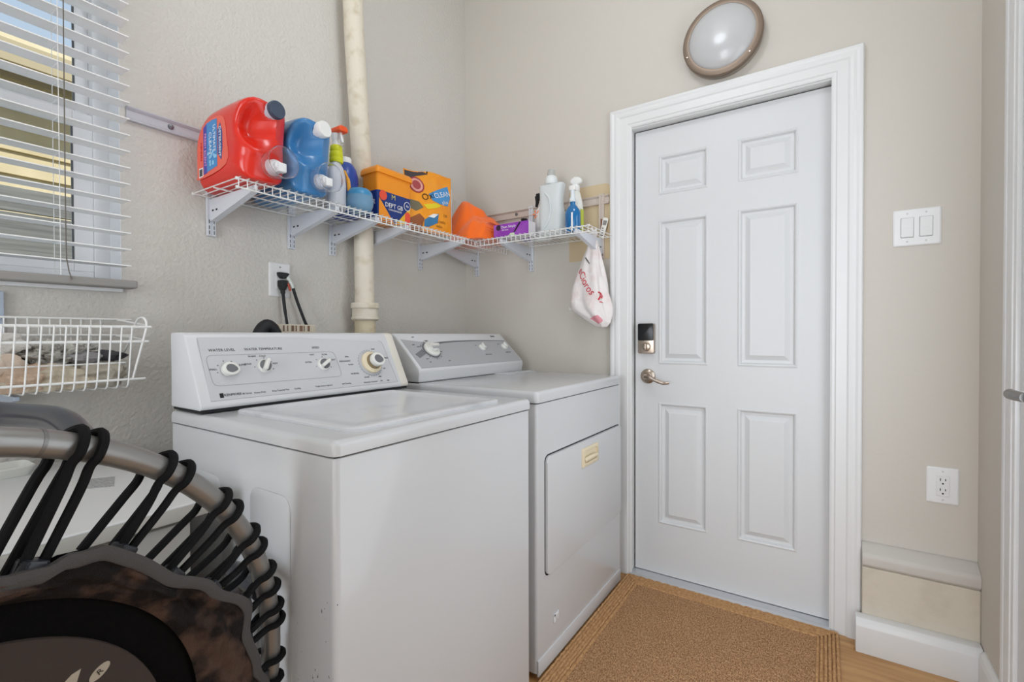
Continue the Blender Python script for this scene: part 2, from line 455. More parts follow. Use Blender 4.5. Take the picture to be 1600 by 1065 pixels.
# lever handle
bm = B(); lathe(bm, (XS, -1.045, .921), (-1, 0, 0), [(0, 0), (.034, 0), (.0335, .006), (.026, .013), (.016, .016), (.0125, .03), (.0125, .048), (0, .05)], 32)
lv = obj('lever_handle', bm, nickel, d1, True, label='satin nickel lever handle on a round rose')
bm = B(); tube(bm, smooth_path([(XS-.042, -1.045, .921), (XS-.052, -1.07, .918), (XS-.052, -1.10, .905), (XS-.05, -1.13, .897), (XS-.044, -1.152, .899)], 5), [.0095]*6+[.008]*10+[.0065]*5, 10)
obj('lever', bm, nickel, lv, True)

# closet door on the front wall, only its edge is in view
d2 = struct_root('door_2', (-.8, YF, 0))
bm = B()
for o0, o1, t in ((0, .09, .017), (.0, .02, .021), (.03, .07, .02)): box(bm, (-.335-o1, YF, 0), (-.335-o0, YF+t, 2.12), .002)
obj('casing', bm, trimw, d2)
bm = B(); box(bm, (-1.26, YF, 0), (-1.17, YF+.018, 2.12), .002); obj('casing', bm, trimw, d2)
bm = B(); box(bm, (-1.26, YF, 2.03), (-.335, YF+.018, 2.12), .002); obj('casing', bm, trimw, d2)
bm = B(); box(bm, (-1.17, YF, .01), (-.427, YF+.008, 2.03), .001); obj('slab', bm, doorw, d2)
bm = B(); lathe(bm, (-.66, YF+.008, .972), (0, 1, 0), [(0, 0), (.03, 0), (.029, .006), (.013, .01), (.011, .05), (0, .052)], 24)
lv = obj('lever_handle', bm, mat('pewter', (128, 126, 124), .35, .9), d2, True)
bm = B(); tube(bm, [(-.66, YF+.055, .972), (-.62, YF+.06, .9715), (-.575, YF+.06, .971), (-.569, YF+.06, .971)], [.0115, .0115, .0125, .010], 14); obj('lever', bm, lv.data.materials[0], lv, True)

# ------------------------------------------------------------------ window_1
w1 = struct_root('window_1', ((WX0+WX1)/2, .1, WZ0))
vin = mat('vinyl_white', (240, 241, 243), .35)
fy0, fy1 = .085, .15
bm = B(); fwid = .038
box(bm, (WX1-fwid, fy0, WZ0), (WX1, fy1, WZ1), .003); box(bm, (WX0, fy0, WZ0), (WX0+fwid, fy1, WZ1), .003)
box(bm, (WX0+fwid, fy0, WZ0), (WX1-fwid, fy1, WZ0+.04), .003); box(bm, (WX0+fwid, fy0, WZ1-.04), (WX1-fwid, fy1, WZ1), .003)
obj('window_frame', bm, vin, w1)
def sash(nm, x0, x1, z0, z1, y0, y1, st, bot, top):
    bm = B()
    box(bm, (x0, y0, z0), (x0+st, y1, z1), .002); box(bm, (x1-st, y0, z0), (x1, y1, z1), .002)
    box(bm, (x0+st, y0, z0), (x1-st, y1, z0+bot), .002); box(bm, (x0+st, y0, z1-top), (x1-st, y1, z1), .002)
    s = obj(nm, bm, vin, w1)
    bm = B(); ym = (y0+y1)/2
    box(bm, (x0+st-.004, ym-.002, z0+bot-.004), (x1-st+.004, ym+.002, z1-top+.004)); obj('pane', bm, glassm, s)
    bm = B()
    for a, c in (((x1-st-.0025, z0+bot), (x1-st, z1-top)), ((x0+st, z0+bot), (x1-st, z0+bot+.004))): box(bm, (a[0], y0-.0005, a[1]), (c[0], ym-.002, c[1]))
    obj('glazing_gasket', bm, mat('gasket_grey', (96, 98, 100), .7), s)
    return s
sash('lower_sash', WX0+fwid, WX1-fwid, WZ0+.04, 1.765, .088, .112, .045, .028, .04)
sash('upper_sash', WX0+fwid, WX1-fwid, 1.74, WZ1-.04, .118, .142, .032, .04, .04)
bm = B(); box(bm, (WX1-.0012, 0.0005, WZ0), (WX1+.0, .086, WZ1)); box(bm, (WX0, .0005, WZ0), (WX1, .086, WZ0+.0015))
obj('reveal_lining', bm, vin, w1)
bm = B(); box(bm, (WX0-.01, -.022, WZ0-.022), (WX1-.002, .085, WZ0-.002), .003); obj('stool', bm, vin, w1)

# window blind, outside mount, slats open flat
bl = thing('window_blind', 'white horizontal slat blind hanging open over the window', 'blind', (-2.1, -.04, 1.25))
slm = mat('blind_slat', (244, 244, 243), .4)
SX0 = -2.66
bm = B()
pts = [(-.066, .0), (-.053, .0022), (-.04, .003), (-.027, .0022), (-.014, .0)]
A = [Vector((SX0, y, z)) for y, z in pts]+[Vector((SX0, y, z-.0028)) for y, z in reversed(pts)]
prism(bm, [p+Vector((0, 0, 1.315)) for p in A], (-1.6035-SX0, 0, 0))
s0 = obj('slat', bm, slm, bl, True, 50)
for k in range(1, 29):
    s = s0.copy(); COL.objects.link(s); s.location = s0.location+Vector((0, 0, .0466*k))
bm = B(); box(bm, (SX0, -.068, 1.2495), (-1.589, -.012, 1.272), .004); obj('bottom_rail', bm, mat('rail_shade', (150, 147, 143), .5), bl, label='grey-beige bottom rail')
bm = B(); box(bm, (SX0, -.07, 2.63), (-1.6, -.005, 2.69), .003); obj('head_rail', bm, slm, bl)
for x in (-1.755, -2.13, -2.5):
    bm = B()
    tube(bm, [(x, -.0665, 1.272), (x, -.0665, 2.64)], .0009, 5); tube(bm, [(x, -.0135, 1.272), (x, -.0135, 2.64)], .0009, 5)
    for k in range(29): tube(bm, [(x, -.0665, 1.311+.0466*k), (x, -.0135, 1.311+.0466*k)], .0007, 4)
    obj('ladder_cord', bm, wire, bl)
bm = B(); tube(bm, smooth_path([(-1.743, -.069, 2.64), (-1.744, -.070, 2.0), (-1.745, -.070, 1.4), (-1.742, -.07, 1.30), (-1.734, -.0705, 1.262)], 4), .0013, 6); obj('pull_cord', bm, mat('cord_grey', (110, 104, 96), .8), bl)

# outside: neighbour's house and fence
ext = thing('neighbour_house', 'beige house with lap siding and brown eaves seen through the blind', 'house', (-1, 4.6, 0))
sidm = mat('beige_siding', (232, 216, 178), .8, var=(3, (216, 200, 160), .4, .7))
for k in range(17):
    z = .2+k*.22
    bm = B(); prism(bm, [(-4, 4.6, z), (-4, 4.56, z), (-4, 4.6, z+.225)], (8.5, 0, 0)); obj('siding_board', bm, sidm, ext)
brown = mat('brown_eave', (156, 132, 106), .8)
bm = B(); box(bm, (-4, 4.61, 0), (4.5, 4.8, 3.96)); obj('wall', bm, sidm, ext)
bm = B(); prism(bm, [(-4.4, 3.95, 3.43), (-4.4, 3.95, 3.56), (-4.4, 6, 4.5), (-4.4, 6, 4.37)], (9.2, 0, 0)); obj('roof', bm, mat('roof_shingle', (150, 146, 140), .9), ext)
bm = B(); box(bm, (-4.4, 3.92, 3.40), (4.8, 3.955, 3.58)); obj('fascia', bm, mat('tan_fascia', (196, 180, 146), .8), ext)
for k in range(12):
    bm = B(); x = -3.6+k*.6; prism(bm, [(x, 3.96, 3.40), (x, 3.96, 3.5), (x, 4.6, 3.78), (x, 4.6, 3.68)], (.05, 0, 0)); obj('rafter_tail', bm, brown, ext)
fe = thing('wooden_fence', 'weathered grey board fence outside the window', 'fence', (-1, 2.6, 0))
fm = mat('grey_fence_wood', (150, 148, 142), .85, var=(6, (112, 112, 108), .35, .7, (.3, 1, 9)))
for k in range(12):
    bm = B(); z = .1+k*.165; box(bm, (-3.2, 2.6+(k % 2)*.004, z), (2.2, 2.625+(k % 2)*.004, z+.155), .003, 1); obj('board', bm, fm, fe)
for x in (-2.4, -.6, 1.2):
    bm = B(); box(bm, (x, 2.63, 0), (x+.09, 2.72, 2.05)); obj('post', bm, fm, fe)
bm = B(); box(bm, (-12, .15, -.2), (12, 14, 0)); g = struct('ground', bm, mat('outside_ground', (150, 146, 120), .9, var=(4, (120, 130, 84), .4, .6)))

# ------------------------------------------------------------------ washer
wm = thing('washing_machine', 'white top loading washer with four dials left of the dryer', 'washer', (-1.2615, -.65, 0))
X0, X1, Y0, Y1 = -1.603, -.920, -.988, -.31
scuff = mat('appliance_enamel_scuffed', (205, 206, 208), .25, coat=.3)
def add_specks(m, lo, hi, scale, thr, rgb):
    n = m.node_tree.nodes; l = m.node_tree.links; b = n['Principled BSDF']
    t = n.new('ShaderNodeTexCoord'); mp = n.new('ShaderNodeMapping'); mp.inputs['Scale'].default_value = scale
    no = n.new('ShaderNodeTexNoise'); no.inputs['Scale'].default_value = 1; no.inputs['Detail'].default_value = 1
    l.new(t.outputs['Object'], mp.inputs[0]); l.new(mp.outputs[0], no.inputs['Vector'])
    gt = n.new('ShaderNodeMath'); gt.operation = 'GREATER_THAN'; gt.inputs[1].default_value = thr; l.new(no.outputs['Fac'], gt.inputs[0])
    sp = n.new('ShaderNodeSeparateXYZ'); l.new(t.outputs['Object'], sp.inputs[0]); acc = gt.outputs[0]
    for i, ax in enumerate('XYZ'):
        for v, op in ((lo[i], 'GREATER_THAN'), (hi[i], 'LESS_THAN')):
            q = n.new('ShaderNodeMath'); q.operation = op; q.inputs[1].default_value = v; l.new(sp.outputs[ax], q.inputs[0])
            mu = n.new('ShaderNodeMath'); mu.operation = 'MULTIPLY'; l.new(acc, mu.inputs[0]); l.new(q.outputs[0], mu.inputs[1]); acc = mu.outputs[0]
    mx = n.new('ShaderNodeMix'); mx.data_type = 'RGBA'; mx.inputs[6].default_value = b.inputs['Base Color'].default_value; mx.inputs[7].default_value = lin(rgb)+(1,)
    l.new(acc, mx.inputs[0]); l.new(mx.outputs[2], b.inputs['Base Color'])
add_specks(scuff, (-.36, -.36, .1), (-.325, -.2, .62), (160, 160, 70), .745, (96, 94, 92))
bm = B(); rbox(bm, (X0, Y0, .02), (X1, Y1, .887), .014); cab = obj('cabinet', bm, scuff, wm, True)
bm = B(); box(bm, (X0+.006, Y0+.006, .884), (X1-.006, Y1-.006, .894)); obj('seam_gap', bm, seam, wm)
for y0, y1, z1 in ((-.395, -.575, .79), (-.70, -.85, .792)):
    bm = B(); o_ = [(y, z) for y, z in rrect(y0-y1, z1-.12, .03, 5, (y0+y1)/2, (z1+.12)/2)]
    prism(bm, [(X0+.0005, y, z) for y, z in o_], (-.0022, 0, 0), .0012, 2); obj('embossed_panel', bm, scuff, cab, True)
for x in (X0+.05, X1-.05):
    for y in (Y0+.05, Y1-.05):
        bm = B(); lathe(bm, (x, y, 0), (0, 0, 1), [(0, 0), (.022, 0), (.022, .008), (.009, .01), (.009, .025), (0, .025)], 14); obj('foot', bm, rub, wm, True)
# top deck with lid opening, lid
LX0, LX1, LY0, LY1 = -1.515, -1.045, -.955, -.50
ZT = .926
bm = B()
def deckring(outer_lo, outer_hi, z0, z1, bev):
    rbox(bm, (outer_lo[0], outer_lo[1], z0), (outer_hi[0], outer_hi[1], z1), .016, bev, .0015, 5)
deckring((X0-.003, Y0-.004), (X1+.003, Y1), .8905, ZT-.0055, .013)
tp = obj('top_deck', bm, white, wm, True)
bm = B(); n_ = 12
# lid: front-rolled slab with a shallow dished field
lidp = rrect(LX1-LX0+.05, LY1-LY0, .03, 5, (LX0+LX1)/2, (LY0+LY1)/2)
R_ = []
for ins, z in ((0, ZT-.0055), (0, ZT+.0005), (.004, ZT+.003), (.022, ZT+.0035), (.028, ZT+.001), (.036, ZT-.002), (.09, ZT-.0035)):
    R_.append([bm.verts.new((x, y, z)) for x, y in rin(LX1-LX0+.05, LY1-LY0, .03, 5, (LX0+LX1)/2, (LY0+LY1)/2, ins)])
for A, C in zip(R_, R_[1:]):
    for i in range(len(A)): bm.faces.new((A[i], A[(i+1) % len(A)], C[(i+1) % len(A)], C[i]))
bm.faces.new(R_[-1]); bm.faces.new(R_[0][::-1])
lidm = mat('lid_enamel_smudged', (218, 219, 222), .25, coat=.3, var=(7, (196, 198, 203), .55, .72))
obj('lid', bm, lidm, wm, True, 50)
# console
FO = Vector((-1.603, -.475, .937)); FU = Vector((1, 0, 0)); FV = Vector((0, .084, .183)).normalized(); FN = FU.cross(FV)
def FP(s, t, h=0.): return FO+FU*s+FV*t+FN*h
prof2 = [(-.312, .9295), (-.312, 1.121), (-.372, 1.1215), (-.386, 1.118), (-.392, 1.110), (-.474, .942), (-.474, .934), (-.468, .9295)]
bm = B(); prism(bm, [(X0+.001, y, z) for y, z in prof2], (X1-X0-.002, 0, 0), .004, 3)
con = obj('console', bm, whiteC, wm, True, 35)
bm = B(); prism(bm, [(X1-.036, y-.0006 if y < -.33 else y, z+.0004) for y, z in prof2], (.0365, 0, 0), .004, 3); obj('end_cap', bm, mat('console_cream', (224, 219, 208), .4), con, True, 35, label='slightly yellowed right end cap')
bm = B(); box(bm, (X0+.004, -.470, .9235), (X1-.004, -.32, .931)); obj('console_gap', bm, seam, con)
ip = [(.026, .014), (.636, .014), (.618, .168), (.30, .186), (.028, .188)]
bm = B(); plate(bm, ip[::1], FP(0, 0, .0), FU, FV, .0012); fac = obj('control_face', bm, panelg, con)
def outline(bm, pts, w=.0012, h=.0013, closed=True):
    n = len(pts)
    for i in range(n if closed else n-1):
        a, c = Vector(pts[i]), Vector(pts[(i+1) % n]); d = (c-a).normalized(); q = Vector((-d.y, d.x))*w/2
        p = [a-q, c-q, c+q, a+q]; plate(bm, [(v.x, v.y) for v in p], FP(0, 0, h), FU, FV, .0004)
bm = B()
def rpoly(pts, r, n=4):
    out = []; m = len(pts)
    for i in range(m):
        p, a, c = Vector(pts[i]), Vector(pts[i-1]), Vector(pts[(i+1) % m])
        u_, v_ = (a-p).normalized()*r, (c-p).normalized()*r
        for k in range(n+1):
            t = k/n; q = (p+u_)*(1-t)**2+p*2*t*(1-t)+(p+v_)*t*t; out.append((q.x, q.y))
    return out
outline(bm, rpoly([(.040, .053), (.418, .051), (.412, .136), (.036, .137)], .016))
outline(bm, [(.026, .0145), (.635, .0125), (.619, .166), (.605, .172)], .0009, .0013, False)
obj('printed_outline', bm, mat('print_grey', (164, 165, 170), .6), con, kind='stuff')
for s_, sz, st in (('WATER LEVEL', .0105, (.079, .151)), ('WATER TEMPERATURE', .0105, (.190, .151)), ('SPEED', .0095, (.352, .151))):
    text(s_, FP(st[0], st[1], .0013), FU, FV, sz, ink, 'lettering', con)
for s_, sz, st in (('SMALL', .007, (.047, .098)), ('SUPER', .007, (.122, .107)), ('COLD', .007, (.136, .108)), ('WARM', .007, (.152, .130)), ('COLD', .007, (.181, .130)), ('HOT', .007, (.212, .106)),
                   ('FAST', .007, (.333, .128)), ('SLOW', .007, (.376, .127)), ('EXTRA', .007, (.315, .104)), ('FAST', .007, (.402, .108)),
                   ('SPIN', .007, (.455, .116)), ('PERMANENT', .0075, (.444, .101)), ('WASH', .007, (.462, .088)), ('NORMAL', .008, (.468, .056)), ('SOAK', .008, (.510, .040)),
                   ('EXPRESS', .0075, (.612, .105)), ('RINSE', .006, (.570, .140)), ('OFF', .006, (.594, .066)), ('SPIN', .006, (.565, .038))):
    text(s_, FP(st[0], st[1], .0013), FU, FV, sz, ink, 'lettering', con)
for s_, st in (('Heavy Duty', .150), ('King Capacity Plus', .208), ('Cycling', .258), ('Triple Action Agitator', .345), ('Self Cleaning', .425), ('Automatic Dispenser', .52), ('Off', .565), ('Spin', .595)):
    text(s_, FP(st, .0255 if st < .5 else .0225, .0013), FU, FV, .0066, ink, 'lettering', con)
bm = B(); plate(bm, [(.049, .021), (.058, .021), (.058, .033), (.049, .033)], FP(0, 0, .0012), FU, FV, .0006); obj('badge', bm, inkb, con, label='black maker badge')
text('KENMORE', FP(.0592, .027, .0012), FU, FV, .0092, inkb, 'lettering', con, .0006, 'LEFT')
text('80 Series', FP(.1165, .0262, .0012), FU, FV, .0066, ink, 'lettering', con)
def teardrop(r, n=28, k=1.55):
    return [(r*math.cos(a)*(1 if math.cos(a) < 0 else 1+(k-1)*math.cos(a)**3), r*math.sin(a)) for a in [2*PI*i/n for i in range(n)]]
def knob(st, r, ang, style, name='knob'):
    O = FP(st[0], st[1], .0012); ca, sa = math.cos(ang), math.sin(ang); U = FU*ca+FV*sa; V = FV*ca-FU*sa
    bm = B()
    if style == 'bar':
        lathe(bm, O, FN, [(0, 0), (r, 0), (r*.98, .006), (r*.86, .009), (0, .009)], 32)
        kb = obj(name, bm, knobw, con, True)
        bm = B(); prism(bm, [O+FN*.0088+U*a+V*c for a, c in rrect(r*1.85, r*.52, r*.2, 4)], FN*.013, .002, 2); obj('grip', bm, knobw, kb, True)
        bm = B()
        for sg in (-1, 1):
            pl = [(r*.72*math.cos(t), sg*(r*.30+r*.52*math.sin(t))) for t in [PI*i/10 for i in range(11)]]
            if sg < 0: pl = pl[::-1]
            plate(bm, pl, O+FN*.0088, U, V, .0012)
        obj('grip_recess', bm, knobg, kb)
    else:
        td = teardrop(r, 32, style)
        prism(bm, [O+U*a+V*c for a, c in td], FN*.016, .003, 3); kb = obj(name, bm, knobw, con, True)
        bm = B(); plate(bm, [(a*.66+.001, c*.62) for a, c in td], O+FN*.0158, U, V, .0012); obj('grip_recess', bm, knobg, kb, True)
    return kb
knob((.083, .094), .0185, math.radians(-14), 1.35)
knob((.179, .099), .0195, math.radians(62), 'bar')
knob((.363, .094), .0195, math.radians(32), 'bar')
bm = B(); lathe(bm, FP(.541, .089, .001), FN, [(0, 0), (.046, 0), (.046, .003), (.043, .005), (0, .005)], 40); dl = obj('timer_dial', bm, mat('dial_grey', (182, 183, 188), .4), con, True, label='large cycle timer dial with yellowed skirt')
bm = B(); lathe(bm, FP(.541, .089, .005), FN, [(0, 0), (.0385, 0), (.038, .008), (.034, .011), (0, .011)], 40); obj('dial_skirt', bm, ivory, dl, True)
bm = B(); lathe(bm, FP(.545, .089, .0155), FN, [(0, 0), (.0275, 0), (.027, .004), (0, .004)], 36); obj('dial_ring', bm, mat('dial_brown', (140, 122, 92), .5), dl, True)
bm = B(); td = teardrop(.0235, 32, 1.28); a_ = math.radians(-15); U_ = FU*math.cos(a_)+FV*math.sin(a_); V_ = FV*math.cos(a_)-FU*math.sin(a_)
prism(bm, [FP(.549, .091, .019)+U_*p+V_*q for p, q in td], FN*.018, .003, 3); obj('dial_knob', bm, knobw, dl, True)
bm = B(); plate(bm, [(p*.66+.001, q*.62) for p, q in td], FP(.549, .091, .0368), U_, V_, .001); obj('grip_recess', bm, knobg, dl, True)
bm = B()
for i in range(28):
    a = 2*PI*i/28; plate(bm, [(.541+math.cos(a)*.048+x, .089+math.sin(a)*.048+y) for x, y in ((-.0008, -.0008), (.0008, -.0008), (.0008, .0008), (-.0008, .0008))], FP(0, 0, .0012), FU, FV, .0004)
for c, n_, r_, a0, a1 in (((.083, .094), 5, .027, 20, 190), ((.179, .099), 5, .026, -20, 180), ((.363, .094), 5, .026, -20, 190)):
    for i in range(n_):
        a = math.radians(a0+(a1-a0)*i/(n_-1)); plate(bm, [(c[0]+math.cos(a)*r_+x, c[1]+math.sin(a)*r_+y) for x, y in ((-.0012, -.0012), (.0012, -.0012), (.0012, .0012), (-.0012, .0012))], FP(0, 0, .0012), FU, FV, .0004)
obj('dial_ticks', bm, ink, con, kind='stuff')

# ------------------------------------------------------------------ dryer
dm = thing('clothes_dryer', 'white front loading dryer between the washer and the entry door', 'dryer', (-.469, -.6, 0))
X0, X1, Y0, Y1 = -.8372, -.1006, -.9624, -.28
bm = B(); rbox(bm, (X0, Y0, .02), (X1, Y1, .890), .011); cab = obj('cabinet', bm, white, dm, True)
bm = B(); box(bm, (X0+.006, Y0+.006, .886), (X1-.006, Y1-.006, .896)); obj('seam_gap', bm, seam, dm)
bm = B(); rbox(bm, (X0-.003, Y0-.004, .8935), (X1+.003, Y1, .931), .016, .013, .0015, 5); obj('top_deck', bm, white, dm, True)
bm = B(); prism(bm, [(x, y, .9305) for x, y in rrect(.245, .10, .012, 4, -.215, -.475)], (0, 0, .004), .002, 2); lint = obj('lint_screen_cover', bm, white, dm, True)
bm = B(); prism(bm, [(x, y, .9345) for x, y in rrect(.20, .012, .005, 4, -.215, -.505)], (0, 0, .004), .0015, 2); obj('cover_grip', bm, white, lint, True)
for x in (X0+.05, X1-.05):
    for y in (Y0+.05, Y1-.05):
        bm = B(); lathe(bm, (x, y, 0), (0, 0, 1), [(0, 0), (.02, 0), (.02, .008), (.009, .01), (.009, .025), (0, .025)], 14); obj('foot', bm, rub, dm, True)
bm = B(); box(bm, (X0+.002, Y0-.004, .012), (X1-.002, Y0+.004, .064), .003); obj('toe_panel', bm, white, dm, True)
# drop-down door
dyl, dyr, dz0, dz1 = -.785, -.117, .318, .713
bm = B(); prism(bm, [(x, Y0+.003, z) for x, z in rrect(dyr-dyl+.008, dz1-dz0+.008, .024, 5, (dyl+dyr)/2, (dz0+dz1)/2)], (0, -.0036, 0)); obj('door_gap', bm, seam, dm)
bm = B(); prism(bm, [(x, Y0+.004, z) for x, z in rrect(dyr-dyl, dz1-dz0, .022, 6, (dyl+dyr)/2, (dz0+dz1)/2)], (0, -.014, 0), .004, 3); dd = obj('door', bm, white, dm, True)
hx, hz = -.452, .650
bm = B(); yf = Y0-.0102
ro = rrect(.148, .072, .006, 4, hx, hz); ri = rrect(.118, .046, .012, 4, hx, hz+.002)
def ringface(bm, A, C): 
    for i in range(len(A)): bm.faces.new((A[i], A[(i+1) % len(A)], C[(i+1) % len(A)], C[i]))
L = [[bm.verts.new((x, y, z)) for x, z in pp] for pp, y in ((ro, yf+.001), (ro, yf-.004), (offset2(ro, .003), yf-.006), (ri, yf-.006), (ri, yf-.001))]
for A, C in zip(L, L[1:]): ringface(bm, A, C)
bm.faces.new(L[-1]); bm.faces.new(L[0])
hd = obj('handle', bm, ivory, dd, True, label='yellowed cream recessed pull')
bm = B(); tube(bm, smooth_path([(hx-.056, yf-.003, hz-.010), (hx-.02, yf-.010, hz-.004), (hx+.02, yf-.010, hz-.004), (hx+.056, yf-.003, hz-.010)], 4), .008, 8); obj('grip', bm, ivory, hd, True)
bm = B(); prism(bm, [(x, Y0-.0002, z) for x, z in rrect(.038, .032, .004, 3, -.712, .149)], (0, -.0035, 0), .0012, 2); bd = obj('badge', bm, whiteC, dm, True)
bm = B()
for lo, hi in (((-.728, .137), (-.722, .162)), ((-.728, .157), (-.702, .162))): box(bm, (lo[0], Y0-.0048, lo[1]), (hi[0], Y0-.0034, hi[1]))
obj('badge_highlight', bm, inkw, bd)  # highlight on the embossed square, drawn as two white bars
# console
DO = Vector((X0, -.449, .9822)); DV = Vector((0, .131, .126)).normalized(); DU = Vector((1, 0, 0)); DN = DU.cross(DV)
def DP(s, t, h=0.): return DO+DU*s+DV*t+DN*h
prof3 = [(-.282, .932), (-.282, 1.119), (-.300, 1.121), (-.312, 1.114), (-.443, .988), (-.449, .978), (-.447, .965), (-.443, .932)]
bm = B(); prism(bm, [(X0+.001, y, z) for y, z in prof3], (X1-X0-.002, 0, 0), .006, 3); con = obj('console', bm, whiteC, dm, True, 35)
bm = B(); box(bm, (X0+.004, -.440, .9285), (X1-.004, -.29, .934)); obj('console_gap', bm, seam, con)
arcp = [(.178, .140), (.24, .147), (.33, .1515), (.45, .153), (.56, .152), (.66, .149), (.716, .146)]
W_ = X1-X0
bm = B(); plate(bm, [(.016, .006), (W_-.012, .006), (W_-.012, .150), (.66, .150), (.45, .154), (.33, .1525), (.24, .148), (.178, .141), (.11, .150), (.016, .165)], DP(0, 0, 0), DU, DV, .0012); obj('control_face', bm, dryface, con, label='grey printed control face')
bm = B()
thk = [.010, .0095, .008, .0065, .005, .004, .003]
pl = [(a, c) for (a, c) in arcp]+[(a, c-t) for (a, c), t in reversed(list(zip(arcp, thk)))]
plate(bm, pl[::-1], DP(0, 0, .0012), DU, DV, .0005); obj('printed_swoosh', bm, knobg, con)
bm = B(); plate(bm, [(.045, .058), (.10, .082), (.09, .106), (.034, .080)], DP(0, 0, .0012), DU, DV, .0005); obj('printed_patch', bm, mat('print_dark_grey', (124, 125, 129), .6), con)
def dknob(st, r, big):
    bm = B(); O = DP(st[0], st[1], .0012)
    if big:
        lathe(bm, O, DN, [(0, 0), (r*1.16, 0), (r*1.16, .003), (0, .003)], 40); ks = obj('timer_dial', bm, knobg, con, True)
        bm = B(); lathe(bm, O+DN*.003, DN, [(0, 0), (r, 0), (r, .006), (r*.93, .009), (r*.6, .010), (r*.55, .022), (r*.4, .024), (0, .024)], 40); obj('dial_knob', bm, knobw, ks, True)
        bm = B(); prism(bm, [O+DN*.026+DU*a+DV*c for a, c in rrect(r*1.2, r*.34, r*.15, 4)], DN*.012, .003, 2); obj('grip', bm, knobw, ks, True)
        bm = B(); plate(bm, rrect(r*.95, r*.2, r*.08, 4, 0, -r*.3), O+DN*.0268, DU, DV, .001); obj('grip_recess', bm, mat('knob_mid', (170, 171, 174), .5), ks)
    else:
        lathe(bm, O, DN, [(0, 0), (r, 0), (r, .005), (r*.8, .008), (0, .008)], 32); ks = obj('knob', bm, knobw, con, True)
        bm = B(); prism(bm, [O+DN*.0078+DU*a+DV*c for a, c in rrect(r*.7, r*1.75, r*.3, 4)], DN*.014, .003, 2); obj('grip', bm, knobw, ks, True)
        bm = B(); plate(bm, rrect(r*.34, r*1.1, r*.15, 4), O+DN*.0218, DU, DV, .0008); obj('grip_recess', bm, dryface, ks)
dknob((.138, .098), .037, True); dknob((.487, .101), .0185, False); dknob((.672, .103), .0185, False)
bm = B(); plate(bm, [(.63, .174), (.663, .174), (.663, .183), (.63, .183)], DP(0, 0, .001), DU, DV, .0008); obj('badge', bm, knobg, con)
for s_, sz, st in (('END OF CYCLE', .007, (.497, .057)), ('TEMPERATURE', .007, (.668, .064)), ('OFF', .008, (.20, .034)), ('TIMED', .007, (.150, .153)), ('AUTO', .007, (.082, .12)), ('DRY', .007, (.062, .132)), ('HEAVY', .006, (.083, .052)), ('AIR', .006, (.085, .034)), ('MORE', .006, (.19, .088)), ('ON', .006, (.455, .118)), ('LOW', .006, (.64, .122)), ('SOFT', .006, (.09, .176))):
    text(s_, DP(st[0], st[1], .0013), DU, DV, sz, ink, 'lettering', con)
bm = B()
for i in range(20):
    a = math.radians(100+i*14); s_ = .0022 if i % 3 == 0 else .0011
    plate(bm, [(.138+math.cos(a)*.049+x*s_, .098+math.sin(a)*.049+y*s_) for x, y in ((-1, -1), (1, -1), (1, 1), (-1, 1))], DP(0, 0, .0012), DU, DV, .0005)
obj('dial_ticks', bm, ink, con, kind='stuff')
#@@PART2
# ------------------------------------------------------------------ drain pipe in the back wall run
pp = thing('drain_pipe', 'cream painted waste pipe rising up the back wall behind the washer', 'pipe', (-.785, -.08, 0))
bm = B(); tube(bm, smooth_path([(-.79, -.08, 1.225), (-.792, -.08, 1.45), (-.797, -.079, 1.75), (-.815, -.077, 2.1), (-.837, -.075, 2.5), (-.845, -.075, ZC)], 4), .0405, 24); obj('upper_pipe', bm, pipem, pp, True)
bm = B(); lathe(bm, (-.788, -.08, 1.176), (0, 0, 1), [(.043, 0), (.050, .0), (.0575, .006), (.0575, .012), (.0535, .016), (.053, .046), (.0535, .05), (.0585, .053), (.0585, .071), (.056, .075), (.0405, .076)], 32); obj('coupling', bm, pipem, pp, True, 35)
bm = B(); lathe(bm, (-.788, -.08, 0), (0, 0, 1), [(0, 0), (.0435, 0), (.0435, 1.185), (0, 1.185)], 28); obj('lower_pipe', bm, pipel, pp, True)

